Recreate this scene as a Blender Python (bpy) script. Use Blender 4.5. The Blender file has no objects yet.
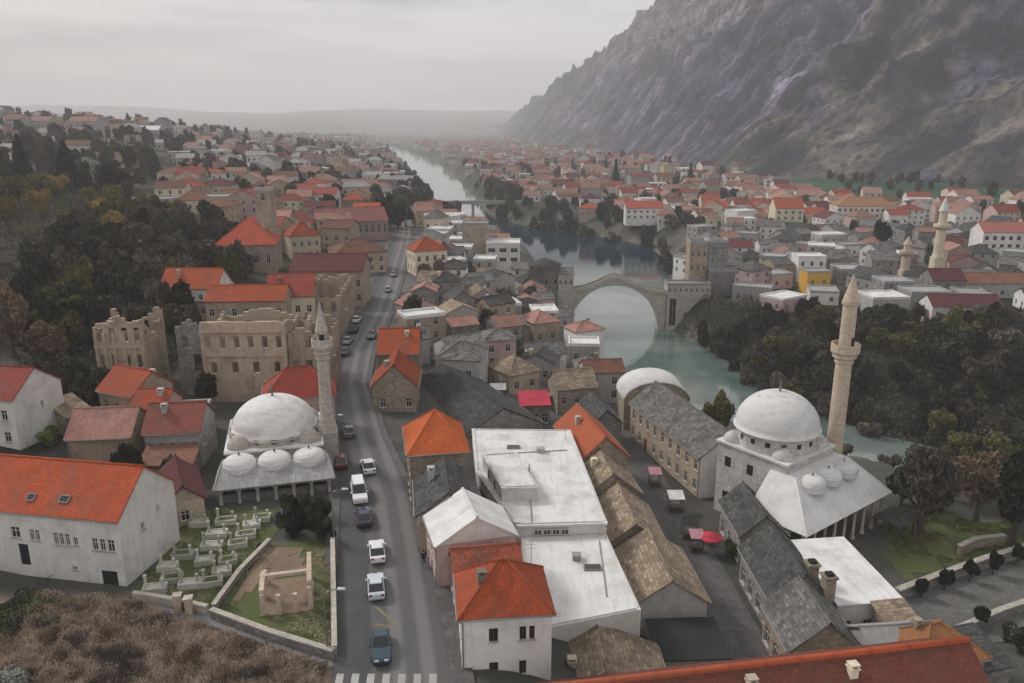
import bpy, math, random
import numpy as np
from mathutils import Matrix, Vector
R = math.radians
SC = bpy.context.scene
COL = SC.collection
rng = random.Random(7)

# ------------------------------------------------------------------ camera, sky, sun, exposure
FOC, PITCH, CH = 796.0, R(15.2), 52.0
cam = bpy.data.cameras.new("camera"); camo = bpy.data.objects.new("camera", cam); COL.objects.link(camo)
cam.sensor_width = 36; cam.lens = FOC / 1024 * 36; cam.clip_start = 0.5; cam.clip_end = 30000
camo.location = (0, 0, CH); camo.rotation_euler = (R(90) - PITCH, 0, 0)
SC.camera = camo
w = bpy.data.worlds.new("World"); SC.world = w; w.use_nodes = True
nt = w.node_tree; nt.nodes.clear()
def nd(t, typ, **kw):
    n = t.nodes.new(typ)
    for k, v in kw.items():
        if k.startswith("_"): setattr(n, k[1:], v)
        else:
            s = n.inputs[int(k[1:])] if k[0] == "i" and k[1:].isdigit() else n.inputs[k]
            if hasattr(v, "outputs"): t.links.new(v.outputs[0], s)
            elif hasattr(v, "is_linked"): t.links.new(v, s)
            else: s.default_value = v
    return n
SUN_EL, SUN_AZ = R(40), R(-58)          # azimuth from +Y towards +X
sky = nd(nt, "ShaderNodeTexSky", _sky_type="NISHITA", _sun_disc=False, _sun_elevation=SUN_EL, _sun_rotation=SUN_AZ, _air_density=1.0, _dust_density=3.0)
tc = nd(nt, "ShaderNodeTexCoord")
mp = nd(nt, "ShaderNodeMapping", Vector=tc.outputs["Generated"], Scale=(1.1, 1.1, 8.0))
n1 = nd(nt, "ShaderNodeTexNoise", Vector=mp, Scale=2.2, Detail=6.0, Roughness=0.55)
cr = nd(nt, "ShaderNodeValToRGB", Fac=n1.outputs[0])
cr.color_ramp.elements[0].position = 0.34; cr.color_ramp.elements[0].color = (3.3, 3.22, 3.25, 1)
cr.color_ramp.elements[1].position = 0.56; cr.color_ramp.elements[1].color = (5.5, 5.33, 5.25, 1)
mx = nd(nt, "ShaderNodeMix", _data_type="RGBA", i0=0.93)
nt.links.new(sky.outputs[0], mx.inputs[6]); nt.links.new(cr.outputs[0], mx.inputs[7])
bg = nd(nt, "ShaderNodeBackground", Color=mx.outputs[2], Strength=0.1)
nd(nt, "ShaderNodeOutputWorld", Surface=bg)
sl = bpy.data.lights.new("sun", "SUN"); sl.energy = 1.5; sl.angle = R(13); sl.color = (1.0, 0.95, 0.9)
so = bpy.data.objects.new("sun", sl); COL.objects.link(so)
_d = Vector((math.sin(SUN_AZ) * math.cos(SUN_EL), math.cos(SUN_AZ) * math.cos(SUN_EL), math.sin(SUN_EL)))
so.rotation_euler = _d.to_track_quat("Z", "Y").to_euler(); so.location = (200, -100, 300)
vs = SC.view_settings; vs.view_transform = "Standard"; vs.look = "None"; vs.exposure = 0.62; vs.gamma = 1.0; vs.use_curve_mapping = False
SC.cycles.max_bounces = 8; SC.cycles.diffuse_bounces = 3; SC.cycles.glossy_bounces = 3; SC.cycles.volume_bounces = 3
SC.cycles.use_denoising = True

# ------------------------------------------------------------------ measuring the place
SP, CP = math.sin(PITCH), math.cos(PITCH)
def W(px, py, z):
    a, b = px - 512, py - 341.5
    dn = SP * FOC + CP * b; fw = CP * FOC - SP * b
    s = (CH - z) / dn
    return (a * s, fw * s)
def PX(x, y, z):
    f = y * CP - (z - CH) * SP; u = y * SP + (z - CH) * CP
    return (512 + FOC * x / f, 341.5 - FOC * u / f)
def zat(py, Y):
    b = py - 341.5
    return CH - Y / (CP * FOC - SP * b) * (SP * FOC + CP * b)

def _hash(ix, iy, seed):
    h = (ix * 374761393 + iy * 668265263 + seed * 974634521) & 0xffffffff
    h = ((h ^ (h >> 13)) * 1274126177) & 0xffffffff
    return ((h ^ (h >> 16)) & 0xffff) / 65535.0
def vnoise(x, y, seed=0):
    x = np.asarray(x, float); y = np.asarray(y, float)
    xi = np.floor(x).astype(np.int64); yi = np.floor(y).astype(np.int64)
    fx = x - xi; fy = y - yi; fx = fx * fx * (3 - 2 * fx); fy = fy * fy * (3 - 2 * fy)
    a = _hash(xi, yi, seed); b = _hash(xi + 1, yi, seed); c = _hash(xi, yi + 1, seed); d = _hash(xi + 1, yi + 1, seed)
    return (a * (1 - fx) + b * fx) * (1 - fy) + (c * (1 - fx) + d * fx) * fy
def fbm(x, y, seed=0, o=5, ridged=False):
    s = 0; a = 0.5; t = 0
    for k in range(o):
        v = vnoise(x * 2 ** k + 17.3 * k, y * 2 ** k - 9.1 * k, seed + k)
        if ridged: v = 1 - abs(2 * v - 1)
        s = s + a * v; t += a; a *= 0.5
    return s / t
def sm(t): t = np.clip(t, 0, 1); return t * t * (3 - 2 * t)

WATER = -12.0
RIV = np.array([(200,20,18),(150,66,17),(114,98,16),(89,122,15),(64,143,15),(50,161,16),(42,183,16.5),(38,205,17),(35,225,16.5),(33.5,242,15.2),(33,252,14.6),(33,270,15),(36,310,17),(42,370,26),(36,425,34),(10,478,25),(-16,530,15),(-40,600,16),(-50,680,17),(-68,800,20),(-116,1130,26),(-195,1600,32),(-350,2400,26),(-600,3400,26)], float)
ROAD = np.array([(-6.5,30),(-9.6,54.2),(-10.6,59.7),(-13.2,72.8),(-16.2,86.3),(-21.8,105),(-26.0,121.8),(-28.3,130),(-31.2,152),(-32.6,187),(-37.9,251),(-44.6,322),(-60,450),(-90,700)], float)
RHW = np.array([(30,5.0),(60,4.7),(75,4.5),(95,3.8),(110,3.3),(135,3.1),(160,3.5),(300,3.6),(700,3.5)], float)
STREET = np.array([(24,58),(23.5,71),(22.7,86),(20.6,107),(18,136),(14,190),(12,240),(10,262),(-4,330),(-20,420)], float)
def roadx(y): return np.interp(y, ROAD[:, 1], ROAD[:, 0])
def streetx(y): return np.interp(y, STREET[:, 1], STREET[:, 0])
def river(x, y):
    x = np.asarray(x, float); y = np.asarray(y, float)
    best = np.full(x.shape, 1e9); side = np.zeros(x.shape)
    for i in range(len(RIV) - 1):
        ax, ay, aw = RIV[i]; bx, by, bw = RIV[i + 1]
        dx, dy = bx - ax, by - ay; L2 = dx * dx + dy * dy
        t = np.clip(((x - ax) * dx + (y - ay) * dy) / L2, 0, 1)
        d = np.hypot(x - ax - t * dx, y - ay - t * dy) - (aw + (bw - aw) * t)
        s = dx * (y - ay) - dy * (x - ax)
        m = d < best
        best = np.where(m, d, best); side = np.where(m, np.sign(s), side)
    return best, side                      # side > 0: left bank
FOOT = np.array([(100,345),(300,335),(500,352),(560,338),(620,298),(660,235),(741,180),(980,168),(1460,157),(2200,60),(2790,20),(4200,-60),(5500,-150)], float)
def H(x, y):
    x = np.asarray(x, float); y = np.asarray(y, float)
    d, side = river(x, y)
    rx = roadx(y); sx = streetx(y)
    t = (x - (rx + 7)) / np.maximum((sx - 4) - (rx + 7), 4)
    top = np.interp(y, [0, 300, 600, 1200], [9, 9, 5, 2])
    hl = top * (1 - sm(t))
    cap = np.interp(y, [0, 500, 900, 1500, 3000], [40, 52, 85, 40, 8])
    start = np.interp(y, [0, 300, 900, 2000], [45, 60, 110, 400])
    hill = np.interp(y, [0, 250, 600], [0.14, 0.14, 0.185]) * np.maximum(0, -x - start)
    hill = cap * (1 - np.exp(-hill / cap * 1.15)) * np.interp(y, [0, 55, 80], [0.0, 0.3, 1.0])
    hl = hl + hill + (fbm(x / 60, y / 60, 3, 3) - 0.5) * np.clip(hill / 6, 0, 1) * 7
    xf = np.interp(y, FOOT[:, 0], FOOT[:, 1])
    hr = 12 * sm((x - (xf - 130)) / 130) - 1 + (fbm(x / 70, y / 70, 5, 3) - 0.5) * 3
    hr = np.where(y > 1400, hr * 0.6, hr)
    base = np.where(side > 0, hl, hr)
    near = np.clip((y - 200) / 200, 0, 1)
    bw = np.where(side > 0, 7 + 8 * near, np.interp(y, [0, 200, 235, 270, 330, 500], [30, 34, 16, 12, 25, 20]))
    h = -15 + (base + 15) * sm(d / bw)
    far = np.interp(y, [5000, 8500], [0, 1]); 
    hills = far * (90 + 270 * fbm(x / 2600 + 3, y * 0 + 0.3, 11, 4) * np.interp(x, [-9000, -1500, 600], [1.0, 0.95, 0.45]))
    return h + hills
def h1(x, y): return float(H(np.array([x]), np.array([y]))[0])

# ------------------------------------------------------------------ mesh building
class MB:
    def __init__(s): s.v = []; s.f = []; s.uv = []; s.m = []; s.sm = []
    def face(s, pts, uv=None, m=0, smooth=False):
        i = len(s.v); s.v.extend([tuple(p) for p in pts]); s.f.append(list(range(i, i + len(pts))))
        if uv is None:
            a = Vector(pts[1]) - Vector(pts[0]); b = Vector(pts[-1]) - Vector(pts[0]); n = a.cross(b)
            if n.length < 1e-9 and len(pts) > 3: n = (Vector(pts[2]) - Vector(pts[1])).cross(Vector(pts[3]) - Vector(pts[1]))
            n = n.normalized() if n.length > 1e-12 else Vector((0, 0, 1))
            if abs(n.z) > 0.93: uv = [(p[0], p[1]) for p in pts]
            else:
                t = Vector((-n.y, n.x, 0)).normalized(); u2 = n.cross(t)
                uv = [(Vector(p).dot(t), Vector(p).dot(u2)) for p in pts]
        s.uv.extend(uv); s.m.append(m); s.sm.append(smooth)
    def box(s, x0, x1, y0, y1, z0, z1, m=0, bottom=False):
        s.face([(x0,y0,z0),(x1,y0,z0),(x1,y0,z1),(x0,y0,z1)], m=m); s.face([(x1,y0,z0),(x1,y1,z0),(x1,y1,z1),(x1,y0,z1)], m=m)
        s.face([(x1,y1,z0),(x0,y1,z0),(x0,y1,z1),(x1,y1,z1)], m=m); s.face([(x0,y1,z0),(x0,y0,z0),(x0,y0,z1),(x0,y1,z1)], m=m)
        s.face([(x0,y0,z1),(x1,y0,z1),(x1,y1,z1),(x0,y1,z1)], m=m)
        if bottom: s.face([(x0,y1,z0),(x1,y1,z0),(x1,y0,z0),(x0,y0,z0)], m=m)
    def prism(s, poly, z0, z1, m=0, mt=None, taper=1.0):
        n = len(poly); cx = sum(p[0] for p in poly) / n; cy = sum(p[1] for p in poly) / n
        top = [(cx + (p[0] - cx) * taper, cy + (p[1] - cy) * taper) for p in poly]
        for i in range(n):
            a, b = poly[i], poly[(i + 1) % n]; c, d = top[(i + 1) % n], top[i]
            s.face([(a[0],a[1],z0),(b[0],b[1],z0),(c[0],c[1],z1),(d[0],d[1],z1)], m=m)
        s.face([(p[0], p[1], z1) for p in top], m=m if mt is None else mt)
    def tube(s, pts, rad, n=8, m=0, smooth=True, cap=True):
        rings = []
        for k, p in enumerate(pts):
            p = Vector(p); a = Vector(pts[min(k + 1, len(pts) - 1)]) - Vector(pts[max(k - 1, 0)])
            a.normalize(); t = a.cross(Vector((0, 0, 1)) if abs(a.z) < 0.9 else Vector((1, 0, 0))).normalized(); b = a.cross(t)
            r = rad[k] if hasattr(rad, "__len__") else rad
            rings.append([p + (t * math.cos(2 * math.pi * j / n) + b * math.sin(2 * math.pi * j / n)) * r for j in range(n)])
        for k in range(len(rings) - 1):
            for j in range(n):
                s.face([rings[k][j], rings[k + 1][j], rings[k + 1][(j + 1) % n], rings[k][(j + 1) % n]], m=m, smooth=smooth, uv=[(j, k), (j, k + 1), (j + 1, k + 1), (j + 1, k)])
        if cap: s.face(list(reversed(rings[-1]))[::-1][::-1], m=m)
    def lathe(s, prof, n=32, c=(0, 0), m=0, smooth=True, a0=0.0):
        for k in range(len(prof) - 1):
            (r0, z0), (r1, z1) = prof[k], prof[k + 1]
            for j in range(n):
                t0 = a0 + 2 * math.pi * j / n; t1 = a0 + 2 * math.pi * (j + 1) / n
                P = lambda r, z, t: (c[0] + r * math.cos(t), c[1] + r * math.sin(t), z)
                pts = [P(r0, z0, t0), P(r0, z0, t1), P(r1, z1, t1), P(r1, z1, t0)]
                uv = [(t0 * max(r0, r1), z0), (t1 * max(r0, r1), z0), (t1 * max(r0, r1), z1 + abs(r0 - r1)), (t0 * max(r0, r1), z1 + abs(r0 - r1))]
                if r1 < 1e-6: pts = pts[:3]; uv = uv[:3]
                elif r0 < 1e-6: pts = [pts[0], pts[2], pts[3]]; uv = [uv[0], uv[2], uv[3]]
                s.face(pts, uv=uv, m=m, smooth=smooth)
    def slope(s, e0, e1, r1, r0, jit=0.05, th=0.16, m=0, cell=1.3, rg=rng):
        e0, e1, r1, r0 = map(Vector, (e0, e1, r1, r0))
        L = max((e1 - e0).length, (r1 - r0).length); D = max((r0 - e0).length, (r1 - e1).length)
        nu = max(2, min(16, int(L / cell))); nv = max(2, min(8, int(D / cell)))
        nrm = (e1 - e0).cross(r0 - e0)
        if nrm.length < 1e-6: nrm = (e1 - e0).cross(r1 - e0)
        nrm.normalize(); G = []
        for i in range(nv + 1):
            v = i / nv; a = e0.lerp(r0, v); b = e1.lerp(r1, v); row = []
            for j in range(nu + 1):
                p = a.lerp(b, j / nu)
                k = jit if 0 < j < nu and 0 < i < nv else jit * 0.35
                row.append(p + nrm * (rg.uniform(-k, k) - (jit * 0.8 * math.sin(math.pi * v) * math.sin(math.pi * j / nu))))
            G.append(row)
        for i in range(nv):
            for j in range(nu):
                q = [G[i][j], G[i][j + 1], G[i + 1][j + 1], G[i + 1][j]]
                t = (e1 - e0).normalized()
                uv = [((p - e0).dot(t), (i + (0 if k < 2 else 1)) / nv * D) for k, p in enumerate(q)]
                s.face(q, uv=uv, m=m)
        dn = -nrm * th
        edge = [G[0][j] for j in range(nu + 1)] + [G[i][nu] for i in range(1, nv + 1)] + [G[nv][j] for j in range(nu - 1, -1, -1)] + [G[i][0] for i in range(nv - 1, 0, -1)]
        for k in range(len(edge)):
            a, b = edge[k], edge[(k + 1) % len(edge)]
            if (a - b).length > 1e-5: s.face([a + dn, b + dn, b, a], m=m)
        s.face([r0 + dn, r1 + dn, e1 + dn, e0 + dn] if (r1 - r0).length > 1e-4 else [r0 + dn, e1 + dn, e0 + dn], m=m)
    def mesh(s, name, mats):
        me = bpy.data.meshes.new(name); me.from_pydata(s.v, [], s.f)
        u = me.uv_layers.new(name="UVMap"); u.data.foreach_set("uv", np.array(s.uv, dtype=np.float32).ravel())
        for mm in mats: me.materials.append(mm)
        me.polygons.foreach_set("material_index", s.m); me.polygons.foreach_set("use_smooth", s.sm)
        if any(s.sm):
            import bmesh
            bm = bmesh.new(); bm.from_mesh(me); bmesh.ops.remove_doubles(bm, verts=bm.verts, dist=1e-4); bm.to_mesh(me); bm.free()
        me.update(); return me
    def build(s, name, mats, parent=None, loc=None, rz=0, label=None):
        if not isinstance(mats, (list, tuple)): mats = [mats]
        return link(name, s.mesh(name, mats), parent, loc, rz, label)
def link(name, me, parent=None, loc=None, rz=0, label=None):
    o = bpy.data.objects.new(name, me); COL.objects.link(o)
    if parent: o.parent = parent
    if loc: o.location = loc
    if rz: o.rotation_euler.z = rz
    if label: o["label"] = label
    return o
def tag(o, label=None, cat=None, group=None, kind=None):
    if label: o["label"] = label
    if cat: o["category"] = cat
    if group: o["group"] = group
    if kind: o["kind"] = kind
    return o
def thing(name, loc, rz=0, label=None, cat=None, group=None):
    o = bpy.data.objects.new(name, None); COL.objects.link(o); o.empty_display_size = 0.5
    o.location = loc; o.rotation_euler.z = rz
    return tag(o, label, cat, group)
ORD = "first second third fourth fifth sixth seventh eighth ninth tenth eleventh twelfth thirteenth fourteenth fifteenth sixteenth seventeenth eighteenth nineteenth twentieth".split()

# ------------------------------------------------------------------ materials
MATS = {}
def mat_new(name):
    m = bpy.data.materials.new(name); m.use_nodes = True; t = m.node_tree
    b = t.nodes["Principled BSDF"]; b.inputs["Specular IOR Level"].default_value = 0.25; MATS[name] = m
    return m, t, b
def mixc(t, fac, a, b, blend="MIX"):
    n = t.nodes.new("ShaderNodeMix"); n.data_type = "RGBA"; n.blend_type = blend
    for s, v in ((n.inputs[0], fac), (n.inputs[6], a), (n.inputs[7], b)):
        if hasattr(v, "is_linked"): t.links.new(v, s)
        elif hasattr(v, "outputs"): t.links.new(v.outputs[0], s)
        else: s.default_value = v if not hasattr(v, "__len__") else (*v[:3], 1)
    return n.outputs[2]
def ramp(t, fac, a, b):
    n = t.nodes.new("ShaderNodeMapRange"); n.inputs[1].default_value = a; n.inputs[2].default_value = b
    t.links.new(fac, n.inputs[0]); return n.outputs[0]
def sc3(c, k): return tuple(min(1, x * k) for x in c)
def surf(name, col, kind="plaster", var=0.35, rough=0.85, stain=(0.08, 0.07, 0.06), st=0.35, bump=0.4, bw=0.3, bh=0.36, col2=None, jitter=0.25):
    m, t, b = mat_new(name)
    uv = nd(t, "ShaderNodeTexCoord"); oi = nd(t, "ShaderNodeObjectInfo"); UV = uv.outputs["UV"]
    off = nd(t, "ShaderNodeVectorMath", _operation="MULTIPLY_ADD", i0=oi.outputs["Random"], i1=(57.0, 91.0, 33.0)); t.links.new(uv.outputs["UV"], off.inputs[2])
    V = off.outputs[0]
    big = nd(t, "ShaderNodeTexNoise", Vector=V, Scale=0.35, Detail=5.0, Roughness=0.6)
    fine = nd(t, "ShaderNodeTexNoise", Vector=V, Scale=3.0, Detail=4.0, Roughness=0.65)
    c = None; h = fine.outputs[0]
    if kind in ("tile", "slate", "stone"):
        br = nd(t, "ShaderNodeTexBrick", Vector=V, Scale=1.0)
        br.inputs["Brick Width"].default_value = bw; br.inputs["Row Height"].default_value = bh
        br.inputs["Mortar Size"].default_value = 0.012 if kind == "stone" else 0.03; br.inputs["Mortar Smooth"].default_value = 0.3
        br.inputs["Bias"].default_value = 0.0; br.offset = 0.5 if kind != "tile" else 0.02
        br.inputs["Color1"].default_value = (*sc3(col, 1 + var), 1); br.inputs["Color2"].default_value = (*sc3(col2 or col, 1 - var), 1)
        br.inputs["Mortar"].default_value = (*sc3(col, (0.62 if kind == "tile" else 0.45) if kind != "stone" else 0.7), 1)
        c = br.outputs[0]; 
        mm = nd(t, "ShaderNodeMath", _operation="SUBTRACT", i0=fine.outputs[0]); t.links.new(br.outputs["Fac"], mm.inputs[1]); h = mm.outputs[0]
        c = mixc(t, ramp(t, fine.outputs[0], 0.35, 0.7), c, sc3(col, 0.8 if kind == "tile" else 0.62))
    else:
        c = mixc(t, ramp(t, fine.outputs[0], 0.3, 0.75), sc3(col, 1 + var * 0.3), sc3(col2 or col, 1 - var * 0.7))
    sx = nd(t, "ShaderNodeMapping", Vector=V, Scale=(1.6, 0.22, 1.0))
    strk = nd(t, "ShaderNodeTexNoise", Vector=sx, Scale=1.2, Detail=4.0, Roughness=0.6)
    f = nd(t, "ShaderNodeMath", _operation="MULTIPLY", i0=ramp(t, big.outputs[0], 0.45, 0.72), i1=st)
    c = mixc(t, f.outputs[0], c, stain)
    f2 = nd(t, "ShaderNodeMath", _operation="MULTIPLY", i0=ramp(t, strk.outputs[0], 0.5, 0.75), i1=st * 0.7)
    c = mixc(t, f2.outputs[0], c, stain)
    hv = nd(t, "ShaderNodeHueSaturation", Color=c, Saturation=1.0)
    vv = nd(t, "ShaderNodeMapRange", i0=oi.outputs["Random"], i3=1 - jitter, i4=1 + jitter * 0.6); t.links.new(vv.outputs[0], hv.inputs["Value"])
    t.links.new(hv.outputs[0], b.inputs["Base Color"]); b.inputs["Roughness"].default_value = rough
    if bump:
        bp = nd(t, "ShaderNodeBump", Strength=bump, Distance=0.06, Height=h); t.links.new(bp.outputs[0], b.inputs["Normal"])
    return m
def plain(name, col, rough=0.6, metal=0.0, spec=0.3):
    m, t, b = mat_new(name); b.inputs["Base Color"].default_value = (*col, 1); b.inputs["Roughness"].default_value = rough
    b.inputs["Metallic"].default_value = metal; b.inputs["Specular IOR Level"].default_value = spec
    n = nd(t, "ShaderNodeTexNoise", Scale=2.0, Detail=3.0)
    t.links.new(mixc(t, ramp(t, n.outputs[0], 0.3, 0.7), sc3(col, 0.82), sc3(col, 1.12)), b.inputs["Base Color"])
    return m
def leafmat(name, a, b_, tw=0.0):
    m, t, b = mat_new(name)
    g = nd(t, "ShaderNodeNewGeometry"); oi = nd(t, "ShaderNodeObjectInfo")
    n = nd(t, "ShaderNodeTexNoise", Vector=g.outputs["Position"], Scale=0.8, Detail=5.0)
    c = mixc(t, ramp(t, n.outputs[0], 0.36, 0.64), a, b_)
    hv = nd(t, "ShaderNodeHueSaturation", Color=c, Saturation=1.0); vv = nd(t, "ShaderNodeMapRange", i0=oi.outputs["Random"], i3=0.5, i4=1.75); t.links.new(vv.outputs[0], hv.inputs["Value"])
    t.links.new(hv.outputs[0], b.inputs["Base Color"]); b.inputs["Roughness"].default_value = 0.8; b.inputs["Specular IOR Level"].default_value = 0.1
    return m
OR = surf("orange_tile", (0.41, 0.078, 0.028), "tile", 0.22, stain=(0.20, 0.075, 0.05), st=0.75)
RD = surf("red_tile", (0.31, 0.062, 0.042), "tile", 0.3, stain=(0.15, 0.08, 0.065), st=0.7)
DR = surf("dark_red_tile", (0.14, 0.035, 0.04), "tile", 0.25, stain=(0.06, 0.04, 0.04), st=0.5)
BR = surf("brown_tile", (0.22, 0.10, 0.065), "tile", 0.3, stain=(0.08, 0.06, 0.05), st=0.6)
PK = surf("faded_tile", (0.38, 0.20, 0.16), "tile", 0.25, stain=(0.16, 0.11, 0.09), st=0.6)
SLT = surf("stone_slab_roof", (0.20, 0.195, 0.19), "slate", 0.55, bw=0.7, bh=0.42, stain=(0.05, 0.05, 0.045), st=0.6, bump=0.8)
SLD = surf("dark_slab_roof", (0.085, 0.085, 0.083), "slate", 0.6, bw=0.7, bh=0.42, stain=(0.03, 0.03, 0.028), st=0.6, bump=0.8)
SLN = surf("tan_slab_roof", (0.34, 0.265, 0.19), "slate", 0.5, bw=0.75, bh=0.45, stain=(0.10, 0.085, 0.06), st=0.6, bump=0.8)
LEAD = surf("pale_lead", (0.64, 0.64, 0.63), "plaster", 0.14, stain=(0.42, 0.415, 0.40), st=0.6, bump=0.05, jitter=0.04)
WROOF = surf("white_roof", (0.71, 0.71, 0.705), "plaster", 0.14, stain=(0.44, 0.425, 0.40), st=0.8, bump=0.1, jitter=0.04)
GROOF = surf("grey_roof", (0.36, 0.36, 0.36), "plaster", 0.2, stain=(0.2, 0.2, 0.2), st=0.5, bump=0.15)
WH = surf("white_plaster", (0.70, 0.69, 0.67), "plaster", 0.14, stain=(0.40, 0.365, 0.32), st=0.6, bump=0.15, jitter=0.1)
CRM = surf("cream_plaster", (0.62, 0.55, 0.42), "plaster", 0.18, stain=(0.34, 0.28, 0.2), st=0.45, bump=0.2)
TAN = surf("tan_plaster", (0.44, 0.355, 0.27), "plaster", 0.4, stain=(0.17, 0.135, 0.105), st=0.6, bump=0.3)
PNK = surf("pink_plaster", (0.52, 0.38, 0.36), "plaster", 0.2, stain=(0.26, 0.19, 0.18), st=0.5, bump=0.2)
GRY = surf("grey_plaster", (0.40, 0.39, 0.38), "plaster", 0.25, stain=(0.2, 0.19, 0.18), st=0.5, bump=0.25)
YEL = surf("ochre_plaster", (0.60, 0.34, 0.06), "plaster", 0.2, stain=(0.4, 0.2, 0.05), st=0.3, bump=0.2)
STN = surf("stone_masonry", (0.36, 0.30, 0.235), "stone", 0.35, bw=0.55, bh=0.28, stain=(0.14, 0.12, 0.10), st=0.55, bump=0.6)
STG = surf("grey_masonry", (0.30, 0.285, 0.27), "stone", 0.35, bw=0.55, bh=0.28, stain=(0.11, 0.105, 0.1), st=0.6, bump=0.6)
STL = surf("pale_limestone", (0.52, 0.48, 0.42), "stone", 0.2, bw=0.8, bh=0.4, stain=(0.28, 0.25, 0.22), st=0.45, bump=0.4, jitter=0.1)
MIN = surf("minaret_stone", (0.60, 0.49, 0.385), "stone", 0.14, bw=0.8, bh=0.4, stain=(0.36, 0.29, 0.22), st=0.35, bump=0.3, jitter=0.05)
ASP = surf("asphalt", (0.068, 0.067, 0.07), "plaster", 0.3, stain=(0.11, 0.108, 0.108), st=0.5, bump=0.15, rough=0.75, jitter=0)
PAV = surf("paving", (0.13, 0.125, 0.125), "stone", 0.25, bw=0.5, bh=0.5, stain=(0.07, 0.066, 0.064), st=0.6, bump=0.3, jitter=0)
TERRACE = surf("terrace_paving", (0.15, 0.147, 0.142), "stone", 0.18, bw=0.6, bh=0.6, stain=(0.085, 0.085, 0.075), st=0.7, bump=0.2, jitter=0)
PATH = surf("path_paving", (0.26, 0.255, 0.25), "stone", 0.12, bw=0.6, bh=0.6, stain=(0.15, 0.145, 0.14), st=0.5, bump=0.2, jitter=0)
LAWN = surf("lawn", (0.085, 0.115, 0.035), "plaster", 0.6, stain=(0.12, 0.09, 0.055), st=0.8, bump=0.6, jitter=0)
DIRT = surf("bare_earth", (0.23, 0.165, 0.115), "plaster", 0.4, stain=(0.10, 0.085, 0.06), st=0.5, bump=0.6, jitter=0)
WOOD = surf("old_wood", (0.10, 0.065, 0.045), "plaster", 0.4, st=0.3, bump=0.3)
GLS = plain("window_glass", (0.018, 0.02, 0.024), 0.15, 0, 0.6)
FRW = plain("white_frame", (0.62, 0.61, 0.59), 0.5)
FRB = plain("brown_frame", (0.10, 0.06, 0.04), 0.6)
RAWN = plain("red_canvas", (0.42, 0.035, 0.06), 0.8)
PAWN = plain("pink_canvas", (0.42, 0.22, 0.25), 0.8)
BAWN = plain("dark_canvas", (0.022, 0.024, 0.024), 0.8)
STEEL = plain("grey_metal", (0.22, 0.22, 0.23), 0.4, 0.6)
BLK = plain("black_rubber", (0.015, 0.015, 0.015), 0.8)
PAINT = plain("road_paint", (0.36, 0.36, 0.35), 0.7)
YPAINT = plain("yellow_paint", (0.20, 0.18, 0.09), 0.7)
BARK = surf("bark", (0.085, 0.07, 0.058), "plaster", 0.4, st=0.3, bump=0.4)
L_DARK = leafmat("dark_leaves", (0.016, 0.018, 0.013), (0.072, 0.072, 0.05))
L_TWIG = leafmat("grey_twigs", (0.05, 0.045, 0.04), (0.145, 0.126, 0.106))
L_BROWN = leafmat("brown_twigs", (0.10, 0.072, 0.05), (0.16, 0.115, 0.075))
L_OLIVE = leafmat("olive_leaves", (0.05, 0.052, 0.018), (0.145, 0.13, 0.045))
L_GREEN = leafmat("green_leaves", (0.05, 0.075, 0.025), (0.11, 0.145, 0.042))
L_LIME = leafmat("lime_leaves", (0.13, 0.17, 0.03), (0.2, 0.23, 0.05))
L_GOLD = leafmat("golden_leaves", (0.16, 0.12, 0.035), (0.24, 0.17, 0.05))
L_DRY = leafmat("dry_scrub", (0.34, 0.265, 0.20), (0.58, 0.47, 0.37))
L_CYP = leafmat("cypress_leaves", (0.010, 0.013, 0.011), (0.024, 0.028, 0.022))
# ------------------------------------------------------------------ terrain, water, mountain
def grid_object(name, X, Y, Z, mat, color=None, smooth=True):
    ny, nx = X.shape
    me = bpy.data.meshes.new(name)
    v = np.stack([X, Y, Z], -1).reshape(-1, 3)
    idx = np.arange(ny * nx).reshape(ny, nx)
    f = np.stack([idx[:-1, :-1], idx[:-1, 1:], idx[1:, 1:], idx[1:, :-1]], -1).reshape(-1, 4)
    me.from_pydata(v.tolist(), [], f.tolist())
    uv = me.uv_layers.new(name="UVMap"); li = np.empty(len(me.loops), dtype=np.int32); me.loops.foreach_get("vertex_index", li)
    uv.data.foreach_set("uv", v[li][:, :2].astype(np.float32).ravel())
    if color is not None:
        ca = me.color_attributes.new("ground_kind", "FLOAT_COLOR", "POINT")
        c4 = np.concatenate([color.reshape(-1, 3), np.ones((ny * nx, 1))], 1).astype(np.float32); ca.data.foreach_set("color", c4.ravel())
    me.materials.append(mat); me.polygons.foreach_set("use_smooth", [smooth] * len(me.polygons)); me.update()
    o = bpy.data.objects.new(name, me); COL.objects.link(o); return o
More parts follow.
